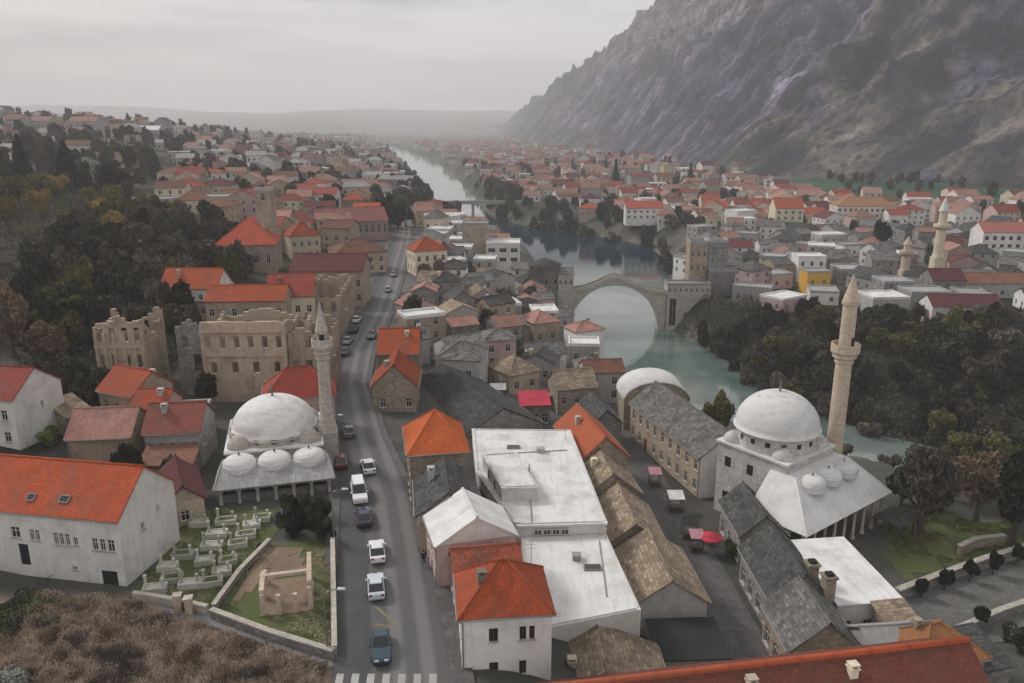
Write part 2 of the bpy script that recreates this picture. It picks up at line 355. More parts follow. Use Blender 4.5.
def ground_material(name, detail=0.25, amp=0.45, dark=(0.03, 0.03, 0.025), rock=0.0):
    m, t, b = mat_new(name)
    a = nd(t, "ShaderNodeVertexColor", _layer_name="ground_kind"); g = nd(t, "ShaderNodeNewGeometry")
    n = nd(t, "ShaderNodeTexNoise", Vector=g.outputs["Position"], Scale=detail, Detail=8.0, Roughness=0.68)
    n2 = nd(t, "ShaderNodeTexNoise", Vector=g.outputs["Position"], Scale=detail * 0.13, Detail=6.0, Roughness=0.6)
    c = mixc(t, ramp(t, n.outputs[0], 0.42, 0.66), a.outputs[0], dark)
    c = mixc(t, amp, a.outputs[0], c)
    h = nd(t, "ShaderNodeHueSaturation", Color=c); v = nd(t, "ShaderNodeMapRange", i0=n2.outputs[0], i1=0.3, i2=0.7, i3=0.75, i4=1.3); t.links.new(v.outputs[0], h.inputs["Value"])
    t.links.new(h.outputs[0], b.inputs["Base Color"]); b.inputs["Roughness"].default_value = 0.95; b.inputs["Specular IOR Level"].default_value = 0.05
    bp = nd(t, "ShaderNodeBump", Strength=0.6, Distance=1.2 if rock else 0.25, Height=n.outputs[0]); t.links.new(bp.outputs[0], b.inputs["Normal"])
    return m
def mountain_material(name):
    m, t, b = mat_new(name)
    a = nd(t, "ShaderNodeVertexColor", _layer_name="ground_kind"); g = nd(t, "ShaderNodeNewGeometry")
    st_ = nd(t, "ShaderNodeMapping", Vector=g.outputs["Position"], Scale=(.35, 1.0, .35), Rotation=(0, 0, .25))
    n1 = nd(t, "ShaderNodeTexNoise", Vector=st_, Scale=0.06, Detail=9.0, Roughness=0.72, Distortion=0.6)
    n2 = nd(t, "ShaderNodeTexNoise", Vector=g.outputs["Position"], Scale=0.16, Detail=6.0, Roughness=0.7)
    n3 = nd(t, "ShaderNodeTexNoise", Vector=g.outputs["Position"], Scale=0.012, Detail=5.0, Roughness=0.6)
    c = mixc(t, ramp(t, n1.outputs[0], 0.60, 0.42), a.outputs[0], (0.04, 0.046, 0.055))
    f = nd(t, "ShaderNodeMath", _operation="MULTIPLY", i0=ramp(t, n1.outputs[0], 0.56, 0.72), i1=.75)
    c = mixc(t, f.outputs[0], c, (0.25, 0.235, 0.25))
    f = nd(t, "ShaderNodeMath", _operation="MULTIPLY", i0=ramp(t, n2.outputs[0], 0.52, 0.66), i1=.7)
    c = mixc(t, f.outputs[0], c, (0.045, 0.05, 0.052))
    vo = nd(t, "ShaderNodeTexVoronoi", Vector=g.outputs["Position"], Scale=0.11); f = nd(t, "ShaderNodeMath", _operation="MULTIPLY", i0=ramp(t, vo.outputs["Distance"], 0.42, 0.22), i1=.72)   # scattered scrub
    c = mixc(t, f.outputs[0], c, (0.035, 0.042, 0.036)); c = mixc(t, 1.0, c, (1.0, 0.96, 1.13), "MULTIPLY")
    h = nd(t, "ShaderNodeHueSaturation", Color=c); v = nd(t, "ShaderNodeMapRange", i0=n3.outputs[0], i1=0.35, i2=0.65, i3=0.65, i4=1.4); t.links.new(v.outputs[0], h.inputs["Value"])
    t.links.new(h.outputs[0], b.inputs["Base Color"]); b.inputs["Roughness"].default_value = 0.95; b.inputs["Specular IOR Level"].default_value = 0.05
    bp = nd(t, "ShaderNodeBump", Strength=0.9, Distance=5.0, Height=n1.outputs[0]); b2 = nd(t, "ShaderNodeBump", Strength=0.6, Distance=1.5, Height=n2.outputs[0], Normal=bp.outputs[0]); t.links.new(b2.outputs[0], b.inputs["Normal"])
    return m
def geo(a, b, n0, k):                                   # from a outwards to b with growing steps
    out = [a]; s = n0
    while abs(out[-1] - a) < abs(b - a): out.append(out[-1] + math.copysign(s, b - a)); s *= k
    return out
xs = sorted(set([round(x, 2) for x in geo(-92, -6500, 2.6, 1.06)] + [round(-92 + 2.0 * i, 2) for i in range(1, 121)] + [round(x, 2) for x in geo(150, 7000, 2.2, 1.06)]))
ys = sorted(set([round(30 + 2.2 * i, 2) for i in range(115)] + [round(y, 2) for y in geo(283, 9500, 2.6, 1.028)]))
TX, TY = np.meshgrid(np.array(xs), np.array(ys)); TZ = H(TX, TY)
def inpoly(X, Y, poly):
    r = np.zeros(np.shape(X), bool); n = len(poly)
    for i in range(n):
        (x0, y0), (x1, y1) = poly[i], poly[(i + 1) % n]
        c = ((y0 > Y) != (y1 > Y)) & (X < (x1 - x0) * (Y - y0) / ((y1 - y0) if y1 != y0 else 1e-9) + x0); r ^= c
    return r
dR, sR = river(TX, TY)
C = np.zeros(TX.shape + (3,)); nz = fbm(TX / 25, TY / 25, 21, 4); nz2 = fbm(TX / 120, TY / 120, 31, 4)
def setc(mask, col): C[mask] = col
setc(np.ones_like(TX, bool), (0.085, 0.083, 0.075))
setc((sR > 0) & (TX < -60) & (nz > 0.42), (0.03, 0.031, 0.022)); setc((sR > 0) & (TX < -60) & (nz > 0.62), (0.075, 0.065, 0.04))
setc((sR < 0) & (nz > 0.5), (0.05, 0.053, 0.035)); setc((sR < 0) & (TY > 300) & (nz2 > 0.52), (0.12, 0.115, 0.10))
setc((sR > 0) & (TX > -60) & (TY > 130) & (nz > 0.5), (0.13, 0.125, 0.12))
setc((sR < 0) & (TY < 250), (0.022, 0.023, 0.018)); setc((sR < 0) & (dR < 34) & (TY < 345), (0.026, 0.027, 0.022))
setc((dR < 8), (0.13, 0.125, 0.11)); setc((dR < 1.5), (0.06, 0.065, 0.05))
mead = (sR < 0) & (TX > 215 + 25 * (nz2 - 0.5)) & (TY > 430) & (TY < 660) & (TX > np.interp(TY, FOOT[:, 0], FOOT[:, 1]) - 75)
setc(mead, (0.035, 0.085, 0.055))
setc((TX < -8) & (TY < 67) & (sR > 0), (0.24, 0.185, 0.14))
far = TY > 1200
C[far] = C[far] * 0.8 + np.array((0.07, 0.075, 0.06)) * 0.2
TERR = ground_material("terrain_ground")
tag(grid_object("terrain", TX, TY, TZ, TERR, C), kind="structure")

m, t, b = mat_new("river_water")
b.inputs["Base Color"].default_value = (0.035, 0.085, 0.078, 1); b.inputs["Roughness"].default_value = 0.06; b.inputs["IOR"].default_value = 1.45
g = nd(t, "ShaderNodeNewGeometry"); mpw = nd(t, "ShaderNodeMapping", Vector=g.outputs["Position"], Scale=(1, 0.55, 1))
n = nd(t, "ShaderNodeTexNoise", Vector=mpw, Scale=0.5, Detail=4.0); bp = nd(t, "ShaderNodeBump", Strength=0.2, Distance=0.12, Height=n.outputs[0]); t.links.new(bp.outputs[0], b.inputs["Normal"])
n3 = nd(t, "ShaderNodeTexNoise", Vector=g.outputs["Position"], Scale=0.03, Detail=3.0)
xyz = nd(t, "ShaderNodeSeparateXYZ", Vector=g.outputs["Position"]); pool = nd(t, "ShaderNodeMath", _operation="MULTIPLY", i0=ramp(t, xyz.outputs[1], 300, 380), i1=ramp(t, xyz.outputs[1], 620, 560))   # far pool stretch: darker blue base, lower specular
pale_water = mixc(t, ramp(t, n3.outputs[0], 0.4, 0.62), (0.07, 0.12, 0.105), (0.21, 0.235, 0.22))
t.links.new(mixc(t, pool.outputs[0], pale_water, (0.008, 0.026, 0.042)), b.inputs["Base Color"])
spl = nd(t, "ShaderNodeMapRange", i0=pool.outputs[0], i3=0.85, i4=0.05); t.links.new(spl.outputs[0], b.inputs["Specular IOR Level"])
mb = MB(); Lp, Rp = [], []
for i in range(len(RIV)):
    a = RIV[max(i - 1, 0)]; c = RIV[min(i + 1, len(RIV) - 1)]; d = Vector((c[0] - a[0], c[1] - a[1])).normalized(); wd = RIV[i][2] + 7
    Lp.append((RIV[i][0] - d.y * wd, RIV[i][1] + d.x * wd, WATER)); Rp.append((RIV[i][0] + d.y * wd, RIV[i][1] - d.x * wd, WATER))
for i in range(len(RIV) - 1): mb.face([Lp[i], Rp[i], Rp[i + 1], Lp[i + 1]])
tag(mb.build("river_water", m), kind="structure")

# mountain on the far bank
yy = np.concatenate([np.arange(180, 1000, 6.0), np.arange(1000, 2600, 10.0), np.arange(2600, 5600, 40.0)])
tt = np.concatenate([np.linspace(-25, 420, 150), np.linspace(424, 1100, 60)])
MD, MY = np.meshgrid(tt, yy)
xf = np.interp(MY, FOOT[:, 0], FOOT[:, 1]) + (fbm(MY / 90, MY * 0, 41, 3) - 0.5) * 26
cap = np.interp(MY, [0, 1900, 2200, 2600, 3100, 3500, 4500, 5600], [430, 430, 370, 262, 190, 158, 70, 20])
sl_ = np.interp(MY, [180, 420, 560, 700, 1200], [0.42, 0.5, 0.62, 0.82, 0.92])
zz = np.maximum(MD, -30) * sl_
MX = xf + MD
warp = (fbm(MX / 160, MY / 160, 51, 4) - 0.5) * 160
gully = fbm((MY + warp * 0.9 + MD * 0.35) / 75, MD / 420, 61, 5, True)
cl = fbm(MX / 60, MY / 45, 71, 6, True)
k = sm(MD / 150)
zz = zz + (gully - 0.55) * 105 * k + (cl - 0.5) * 55 * k * (0.35 + sm((zz - 150) / 120))
step = sm((fbm(MX / 210, MY / 210, 81, 3) - 0.45) * 5)
zz = zz + k * step * 30
qz = zz / 46 + fbm(MX / 120, MY / 120, 83, 3) * 3; zz = zz + k * 15 * (sm((qz % 1.0 - .5) * 3 + .5) - (qz % 1.0))
over = np.maximum(zz - cap * 0.82, 0); zz = np.minimum(zz, cap * 0.82) + cap * 0.2 * (1 - np.exp(-over / (cap * 0.2)))
zz = zz + (fbm(MX / 35, MY / 35, 91, 5, True) - 0.5) * 52 * sm((zz - cap * 0.5) / 60)
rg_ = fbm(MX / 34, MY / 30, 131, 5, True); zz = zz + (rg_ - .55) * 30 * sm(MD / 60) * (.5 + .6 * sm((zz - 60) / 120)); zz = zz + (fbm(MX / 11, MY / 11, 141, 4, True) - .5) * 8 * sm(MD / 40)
MZ = zz + H(xf, MY) - 3
MC = np.zeros(MX.shape + (3,)); MC[:] = (0.15, 0.135, 0.165)
q = fbm(MX / 45 + 7, MY / 30, 101, 5); q2 = fbm(MX / 130, MY / 130, 111, 4)
MC[q > 0.52] = (0.215, 0.195, 0.22); MC[q < 0.44] = (0.075, 0.082, 0.10)
MC[(gully > 0.66) & (q > .50)] = (0.155, 0.142, 0.16)
MC[(q2 < 0.45) & (MY < 1300)] = (0.075, 0.10, 0.125)
shoulder = (MY < 760) & (MD < 170) & (fbm(MX / 50, MY / 50, 121, 3) + MD / 900 < 0.72)
MC[shoulder] = (0.125, 0.115, 0.085); MC[shoulder & (q > 0.53)] = (0.17, 0.155, 0.11); MC[shoulder & (q < 0.42)] = (0.07, 0.075, 0.05)
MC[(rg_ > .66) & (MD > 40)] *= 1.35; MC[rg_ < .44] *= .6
hi = (MZ > 195 + 60 * (q2 - 0.5)) & (MY > 1000); MC[hi] = (0.26, 0.235, 0.235); MC[hi & (cl < 0.5)] = (0.15, 0.135, 0.145)
MC[(MY > 2500)] *= 0.8
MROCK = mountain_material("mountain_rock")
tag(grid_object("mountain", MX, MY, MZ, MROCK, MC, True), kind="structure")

# ------------------------------------------------------------------ roads, paths, lawns
def ribbon(name, pts, wl, wr, zf, mat, kind="structure", step=3.0):
    P = []; L = 0
    for i in range(len(pts) - 1):
        a, b_ = Vector(pts[i]), Vector(pts[i + 1]); n = max(1, int((b_ - a).length / step))
        for j in range(n): P.append(a.lerp(b_, j / n))
    P.append(Vector(pts[-1])); mb = MB(); prev = None
    for i, p in enumerate(P):
        d = (P[min(i + 1, len(P) - 1)] - P[max(i - 1, 0)]).normalized(); nrm = Vector((-d.y, d.x))
        a_ = wl(p.y) if callable(wl) else wl; b_ = wr(p.y) if callable(wr) else wr
        l, r = p + nrm * a_, p - nrm * b_
        cur = ((l.x, l.y, zf(l.x, l.y)), (r.x, r.y, zf(r.x, r.y)))
        if prev: mb.face([prev[0], prev[1], cur[1], cur[0]], uv=[(-a_, i * step), (b_, i * step), (b_, (i + 1) * step), (-a_, (i + 1) * step)])
        prev = cur
    return tag(mb.build(name, mat), kind=kind)
ROADM = surf("road_asphalt", (0.068, 0.067, 0.07), "plaster", 0.3, stain=(0.10, 0.098, 0.098), st=0.5, bump=0.15, rough=0.75, jitter=0)
_t = ROADM.node_tree; _b = _t.nodes["Principled BSDF"]; _src = _b.inputs["Base Color"].links[0].from_socket
_u = nd(_t, "ShaderNodeTexCoord"); _sx = nd(_t, "ShaderNodeSeparateXYZ", Vector=_u.outputs["UV"])
_wv = nd(_t, "ShaderNodeMath", _operation="SINE", i0=nd(_t, "ShaderNodeMath", _operation="MULTIPLY", i0=_sx.outputs[0], i1=2.6))
_lane = nd(_t, "ShaderNodeMapRange", i0=_sx.outputs[0], i1=-1.6, i2=-1.0, i3=0.0, i4=1.0)
_trk = nd(_t, "ShaderNodeMath", _operation="MULTIPLY", i0=nd(_t, "ShaderNodeMapRange", i0=_wv.outputs[0], i1=-.4, i2=.6, i3=.35, i4=1.0), i1=_lane.outputs[0])
_f = nd(_t, "ShaderNodeMath", _operation="MULTIPLY", i0=_trk.outputs[0], i1=.75)
_t.links.new(mixc(_t, _f.outputs[0], _src, (0.19, 0.185, 0.185)), _b.inputs["Base Color"])
rz_ = lambda x, y: float(np.interp(y, [0, 300, 600, 1200], [9, 9, 5, 2])) + 0.10
hw = lambda y: float(np.interp(y, RHW[:, 0], RHW[:, 1]))
rp = [tuple(p) for p in ROAD]
ribbon("road", rp, hw, hw, rz_, ROADM)
def raised(name, pts, off0, off1, h, mat):               # kerbed pavement with a real step
    mb = MB(); P = []
    for i in range(len(pts) - 1):
        a, b_ = Vector(pts[i]), Vector(pts[i + 1]); n = max(1, int((b_ - a).length / 3))
        for j in range(n): P.append(a.lerp(b_, j / n))
    prev = None; k = 0
    for i, p in enumerate(P):
        d = (P[min(i + 1, len(P) - 1)] - P[max(i - 1, 0)]).normalized(); nr = Vector((d.y, -d.x)); z = rz_(p.x, p.y)
        q0 = p + nr * (off0(p.y)); q1 = p + nr * (off1(p.y))
        cur = [(q0.x, q0.y, z - 0.2), (q0.x, q0.y, z + h), (q1.x, q1.y, z + h), (q1.x, q1.y, z - 0.6)]
        if prev:
            for j in range(3): mb.face([prev[j], prev[j + 1], cur[j + 1], cur[j]], uv=[(j, i * 3), (j + 1, i * 3), (j + 1, i * 3 + 3), (j, i * 3 + 3)])
        prev = cur
    o = mb.build(name, mat); return tag(o, kind="structure")
raised("pavement", [p for p in rp if p[1] < 330], lambda y: hw(y), lambda y: hw(y) + float(np.interp(y, [60, 84, 300], [1.8, .9, 1.2])), 0.12, PAV)
raised("pavement", [p for p in rp if 60 < p[1] < 330], lambda y: -hw(y), lambda y: -hw(y) - 1.3, 0.12, PAV)
mb = MB()
for k in range(7):                                       # zebra crossing and parking marks
    x0 = -14.0 + k * 1.25; mb.face([(x0, 52.6, rz_(0, 52) + 0.006), (x0 + 0.6, 52.6, rz_(0, 52) + 0.006), (x0 + 0.4, 55.2, rz_(0, 55) + 0.006), (x0 - 0.2, 55.2, rz_(0, 55) + 0.006)])
for k in range(0):
    y0 = 56.5 + k * 5.2; x0 = float(roadx(y0)) - hw(y0) + 0.15
    mb.face([(x0, y0, rz_(0, y0) + 0.006), (x0 + 2.2, y0, rz_(0, y0) + 0.006), (x0 + 2.2, y0 + 0.14, rz_(0, y0) + 0.006), (x0, y0 + 0.14, rz_(0, y0) + 0.006)])
tag(mb.build("road_marking", PAINT), kind="structure")
mb = MB()
for (a, b_) in (((375, 606), (396, 624)), ((375, 624), (396, 628))):
    p, q = Vector(W(*a, 9.1)), Vector(W(*b_, 9.1)); n = Vector((-(q - p).y, (q - p).x)).normalized() * 0.12
    mb.face([(*(p - n), 9.107), (*(q - n), 9.107), (*(q + n), 9.107), (*(p + n), 9.107)])
tag(mb.build("road_marking", YPAINT), kind="structure")
hz = lambda dz: (lambda x, y: h1(x, y) + dz)
ribbon("street", [tuple(p) for p in STREET if p[1] < 340], 3.0, 3.0, hz(0.12), PAV)
def patch(name, poly, dz, mat, cell=1.5, kind="structure"):
    xs_ = [p[0] for p in poly]; ys_ = [p[1] for p in poly]; mb = MB()
    nx = int((max(xs_) - min(xs_)) / cell) + 1; ny = int((max(ys_) - min(ys_)) / cell) + 1
    gx = np.linspace(min(xs_), max(xs_), nx + 1); gy = np.linspace(min(ys_), max(ys_), ny + 1)
    GX, GY = np.meshgrid(gx, gy); GZ = H(GX, GY) + dz
    for i in range(ny):
        for j in range(nx):
            if inpoly(np.array([(gx[j] + gx[j + 1]) / 2]), np.array([(gy[i] + gy[i + 1]) / 2]), poly)[0]:
                mb.face([(gx[j], gy[i], GZ[i, j]), (gx[j + 1], gy[i], GZ[i, j + 1]), (gx[j + 1], gy[i + 1], GZ[i + 1, j + 1]), (gx[j], gy[i + 1], GZ[i + 1, j])])
    return tag(mb.build(name, mat), kind=kind)
LW = lambda *pp: [W(x, y, 9) for x, y in pp]
CEM = LW((132, 596), (168, 540), (186, 512), (272, 510), (272, 540), (235, 585), (212, 612), (135, 604))
patch("lawn", CEM, 0.05, LAWN)
GARD = LW((240, 575), (262, 545), (336, 543), (336, 655), (215, 615))
patch("lawn", GARD, 0.05, LAWN)
patch("earth", LW((232, 606), (264, 548), (300, 548), (306, 572), (266, 580)), 0.09, DIRT, 0.7)
patch("path", LW((128, 600), (212, 612), (336, 652), (336, 668), (205, 628), (125, 612)), 0.07, PATH, 0.8)
patch("path", [W(*p, 0) for p in ((880, 625), (905, 585), (1030, 560), (1040, 640), (960, 640), (900, 665))], 0.08, TERRACE, 1.2)
patch("lawn", [W(*p, 0) for p in ((885, 530), (900, 515), (1000, 520), (1030, 545), (905, 580), (890, 560))], 0.06, LAWN)
# ------------------------------------------------------------------ houses
def wall_panel(mb, P, ud, L, z0, z1, ops, rev=0.18, m=0):
    P = Vector(P); ud = Vector(ud); inn = Vector((-ud.y, ud.x, 0))
    us = sorted({0.0, L} | {o[0] - o[2] / 2 for o in ops} | {o[0] + o[2] / 2 for o in ops})
    zs = sorted({z0, z1} | {o[1] for o in ops} | {o[1] + o[3] for o in ops})
    pt = lambda u, z, d=0.0: P + ud * u + inn * d + Vector((0, 0, z))
    for i in range(len(us) - 1):
        run = None
        for j in range(len(zs) - 1):
            uc, zc = (us[i] + us[i + 1]) / 2, (zs[j] + zs[j + 1]) / 2
            if any(abs(uc - o[0]) < o[2] / 2 and o[1] < zc < o[1] + o[3] for o in ops): continue
            mb.face([pt(us[i], zs[j]), pt(us[i + 1], zs[j]), pt(us[i + 1], zs[j + 1]), pt(us[i], zs[j + 1])], m=m,
                    uv=[(us[i], zs[j]), (us[i + 1], zs[j]), (us[i + 1], zs[j + 1]), (us[i], zs[j + 1])])
    for o in ops:
        a, b_, c, d = o[0] - o[2] / 2, o[0] + o[2] / 2, o[1], o[1] + o[3]
        for q in (((a, c), (a, d)), ((a, d), (b_, d)), ((b_, d), (b_, c)), ((b_, c), (a, c))):
            mb.face([pt(*q[0]), pt(*q[1]), pt(*q[1], rev), pt(*q[0], rev)], m=m)
PROTO = {}
GUT = plain('zinc_gutter', (.25, .25, .25), .5)
def win_meshes(w, h, fr, detail):
    key = (round(w, 2), round(h, 2), fr.name, detail)
    if key in PROTO: return PROTO[key]
    f = 0.07; P = MB(); P.face([(-w/2, .14, 0), (w/2, .14, 0), (w/2, .14, h), (-w/2, .14, h)])
    F = MB()
    for x0, x1, z0, z1 in ((-w/2, -w/2 + f, 0, h), (w/2 - f, w/2, 0, h), (-w/2 + f, w/2 - f, 0, f), (-w/2 + f, w/2 - f, h - f, h), (-f*.4, f*.4, f, h - f)):
        F.box(x0 + .002, x1 - .002, .08, .138, z0 + .002, z1 - .002, m=0)
    if h > 1.1: F.box(-w/2 + f, -f*.4 - .002, .09, .136, h*.66 - .025, h*.66 + .025); F.box(f*.4 + .002, w/2 - f, .09, .136, h*.66 - .025, h*.66 + .025)
    S = MB(); S.box(-w/2 - .1, w/2 + .1, -.12, .07, -.09, .015, bottom=True)
    if detail >= 2: r = (P.mesh("window", [GLS]), F.mesh("frame", [fr]), S.mesh("sill", [STL]))
    else:
        for q in F.f: pass
        n0 = len(P.v)
        P.v += F.v; P.f += [[i + n0 for i in q] for q in F.f]; P.uv += F.uv; P.m += [1] * len(F.f); P.sm += F.sm
        r = (P.mesh("window", [GLS, fr]),)
    PROTO[key] = r; return r
def put_window(root, P, ud, o, fr, detail):
    ms = win_meshes(o[2], o[3], fr, detail); P = Vector(P) + Vector(ud) * o[0]
    wn = link("window", ms[0], root, (P.x, P.y, o[1]), math.atan2(ud[1], ud[0]))
    if detail >= 2: link("frame", ms[1], wn); link("sill", ms[2], wn)
    return wn
def put_door(root, P, ud, o, dm, detail=2):
    w_, h_ = o[2], o[3]; mb = MB(); mb.box(-w_/2 + .003, w_/2 - .003, .09, .15, 0, h_ - .003)
    for z0 in (.12, h_*.55): mb.box(-w_/2 + .15, -.06, .075, .0899, z0, z0 + h_*.36); mb.box(.06, w_/2 - .15, .075, .0899, z0, z0 + h_*.36)
    P = Vector(P) + Vector(ud) * o[0]
    d = mb.build("door", dm, root, (P.x, P.y, o[1]), math.atan2(ud[1], ud[0]))
    if detail >= 2: hb = MB(); hb.box(w_*.3, w_*.3 + .12, .02, .07, h_*.47, h_*.47 + .04, bottom=True); hb.build("handle", STEEL, d)
    return d
def fromAB(A, B, ze, depth):
    a = A if abs(A[0]) > 1e8 else W(*A, ze); b_ = W(*B, ze); d = (Vector(b_) - Vector(a)); return a, math.atan2(d.y, d.x), d.length, depth
def fromAC(A, Cc, ze, width):
    a = Vector(W(*A, ze)); c = Vector(W(*Cc, ze)); d = c - a; yaw = math.atan2(d.y, d.x) - math.pi / 2; return tuple(a), yaw, width, d.length
BUSY = []                                              # footprints already taken, for the clutter
def grid_ops(L, spec):
    n, zs, w, h = spec; return [((k + 0.5) * L / n, z, w, h) for k in range(n) for z in zs]
def house(fr, zg, ze, roof="gable_x", rise=2.5, wall=WH, roofm=OR, label=None, wins=None, doors=None, name="house", cat="house", group=None,
          frame=FRW, detail=2, chim=(), over=0.4, jit=0.05, door_mat=FRB, gablem=None, found=3.0, skylights=(), extra=None):
    A, yaw, wd, dp = fr; hh = ze - zg; rg = random.Random(int(A[0] * 131 + A[1] * 17))
    cx, cy = wd / 2, dp / 2; c, s_ = math.cos(yaw), math.sin(yaw)
    loc = (A[0] + c * cx - s_ * cy, A[1] + s_ * cx + c * cy, zg)
    BUSY.append((loc[0], loc[1], math.hypot(wd, dp) / 2, yaw, wd, dp))
    root = thing(name, loc, yaw, label, cat, group)
    x0, x1, y0, y1 = -cx, cx, -cy, cy
    sides = {"front": ((x0, y0, 0), (1, 0, 0), wd), "right": ((x1, y0, 0), (0, 1, 0), dp), "back": ((x1, y1, 0), (-1, 0, 0), wd), "left": ((x0, y1, 0), (0, -1, 0), dp)}
    wb = MB(); wins = wins or {}; doors = doors or {}
    for k, (P, ud, L) in sides.items():
        ops = []
        for sp in wins.get(k, []):
            ops += grid_ops(L, sp[1:]) if sp[0] == "g" else [sp]
        ds = list(doors.get(k, []))
        ops = [o for o in ops if o[1] + o[3] < hh - 0.1 and not any(abs(o[0] - d[0]) < (o[2] + d[2]) / 2 + .1 and o[1] < d[1] + d[3] + .1 for d in ds)]
        wall_panel(wb, P, ud, L, -found, hh, ops + ds, m=0)
        for o in ops: put_window(root, P, ud, o, frame, detail)
        for d in ds: put_door(root, P, ud, d, door_mat, detail)
    g = 1 if gablem else 0
    if roof == "gable_x":
        for x, sg in ((x0, -1), (x1, 1)): wb.face([(x, -sg * y1, hh), (x, sg * y1, hh), (x, 0, hh + rise)] , m=g)
    elif roof == "gable_y":
        for y, sg in ((y0, 1), (y1, -1)): wb.face([(sg * x0, y, hh), (sg * x1, y, hh), (0, y, hh + rise)], m=g)
    elif roof == "barrel":
        n = 12
        for y, sg in ((y0, 1), (y1, -1)): wb.face([(sg * x0, y, hh), (sg * x1, y, hh)] + [(sg * cx * math.cos(math.pi * k / n), y, hh + rise * math.sin(math.pi * k / n)) for k in range(1, n)], m=g)
    elif roof == "shed":
        wb.face([(x1, y0, hh), (x1, y1, hh), (x1, y1, hh + rise)], m=g); wb.face([(x0, y1, hh), (x0, y0, hh), (x0, y1, hh + rise)], m=g); wb.face([(x1, y1, hh), (x0, y1, hh), (x0, y1, hh + rise), (x1, y1, hh + rise)], m=g)
    wb.build("wall", [wall] + ([gablem] if gablem else []), root)
    rb = MB(); o = over; S = lambda *q, **kw: rb.slope(*q, jit=jit, rg=rg, th=0.14, **kw)
    e = 0.14; topz = hh + rise + e
    if roof == "gable_x":
        dz = rise / cy * o
        S((x0 - o*.6, y0 - o, hh - dz + e), (x1 + o*.6, y0 - o, hh - dz + e), (x1 + o*.6, 0, topz), (x0 - o*.6, 0, topz))
        S((x1 + o*.6, y1 + o, hh - dz + e), (x0 - o*.6, y1 + o, hh - dz + e), (x0 - o*.6, 0, topz), (x1 + o*.6, 0, topz))
        rb.tube([(x0 - o*.6, 0, topz - .02), (0, 0, topz - .05), (x1 + o*.6, 0, topz - .02)], 0.14, 6)
    elif roof == "gable_y":
        dz = rise / cx * o
        S((x0 - o, y1 + o*.6, hh - dz + e), (x0 - o, y0 - o*.6, hh - dz + e), (0, y0 - o*.6, topz), (0, y1 + o*.6, topz))
        S((x1 + o, y0 - o*.6, hh - dz + e), (x1 + o, y1 + o*.6, hh - dz + e), (0, y1 + o*.6, topz), (0, y0 - o*.6, topz))
        rb.tube([(0, y0 - o*.6, topz - .02), (0, 0, topz - .05), (0, y1 + o*.6, topz - .02)], 0.14, 6)
    elif roof in ("hip", "pyramid"):
        k = min(cx, cy); rx, ry = (cx - k) if roof == "hip" else 0, (cy - k) if roof == "hip" else 0
        if roof == "hip": rx, ry = max(rx, 0.02 if cx >= cy else 0), max(ry, 0)
        dz = rise / k * o; z = hh - dz + e; q = [(x0 - o, y0 - o, z), (x1 + o, y0 - o, z), (x1 + o, y1 + o, z), (x0 - o, y1 + o, z)]
        t = [(-rx, -ry, topz), (rx, -ry, topz), (rx, ry, topz), (-rx, ry, topz)]
        for i in range(4): S(q[i], q[(i + 1) % 4], t[(i + 1) % 4], t[i])
        for i in range(4): rb.tube([q[i], t[i]], 0.1, 5)
        if rx > .1 or ry > .1: rb.tube([t[0], t[2]], 0.12, 5)
    elif roof == "barrel":
        n = 12; pr = [(-(cx + .15) * math.cos(math.pi * k / n), hh + e + (rise + .1) * math.sin(math.pi * k / n)) for k in range(n + 1)]
        for i in range(n):
            (a, za), (b_, zb) = pr[i], pr[i + 1]; rb.face([(a, y1 + .2, za), (a, y0 - .2, za), (b_, y0 - .2, zb), (b_, y1 + .2, zb)], smooth=True)
            rb.face([(a, y0 - .2, za - .2), (b_, y0 - .2, zb - .2), (b_, y0 - .2, zb), (a, y0 - .2, za)])
    elif roof == "shed":
        dz = rise / dp * o
        S((x0 - o*.6, y0 - o, hh - dz + e), (x1 + o*.6, y0 - o, hh - dz + e), (x1 + o*.6, y1 + o, hh + rise + dz + e), (x0 - o*.6, y1 + o, hh + rise + dz + e))
    elif roof == "flat":
        t_ = 0.25; rb.face([(x0 + t_, y0 + t_, hh - .05), (x1 - t_, y0 + t_, hh - .05), (x1 - t_, y1 - t_, hh - .05), (x0 + t_, y1 - t_, hh - .05)])
        pz = hh + max(rise, 0.05)
        for a in ((x0 - .06, x1 + .06, y0 - .06, y0 + t_), (x0 - .06, x1 + .06, y1 - t_, y1 + .06), (x0 - .06, x0 + t_, y0 + t_ + .001, y1 - t_ - .001), (x1 - t_, x1 + .06, y0 + t_ + .001, y1 - t_ - .001)):
            rb.box(*a, hh - .3, pz, bottom=True)
    r = rb.build("roof", roofm, root)
    if detail >= 2 and roof in ("gable_x", "gable_y", "hip", "pyramid") and wd > 5:
        eo = over + .05; ez = hh - (rise / (cy if roof != "gable_y" else cx)) * over + .04
        runs = {"gable_x": [((x0, y0 - eo), (x1, y0 - eo))], "gable_y": [((x0 - eo, y0), (x0 - eo, y1)), ((x1 + eo, y0), (x1 + eo, y1))]}.get(roof, [((x0 - .3, y0 - eo), (x1 + .3, y0 - eo)), ((x0 - eo, y0 - .3), (x0 - eo, y1 + .3))])
        for (p, q) in runs: gb = MB(); gb.tube([(*p, ez), (*q, ez)], .075, 6); gb.build("gutter", GUT, r)
        p = runs[0][0]; gb = MB(); px_ = x0 + .12 if roof != "gable_y" else x0 - .08; py_ = y0 - .08 if roof != "gable_y" else y0 + .15
        gb.tube([(p[0] + (.12 if roof != "gable_y" else 0), p[1] + (.15 if roof == "gable_y" else 0), ez), (px_, py_, ez - .45), (px_, py_, -.5)], .055, 6); gb.build("downpipe", GUT, root)
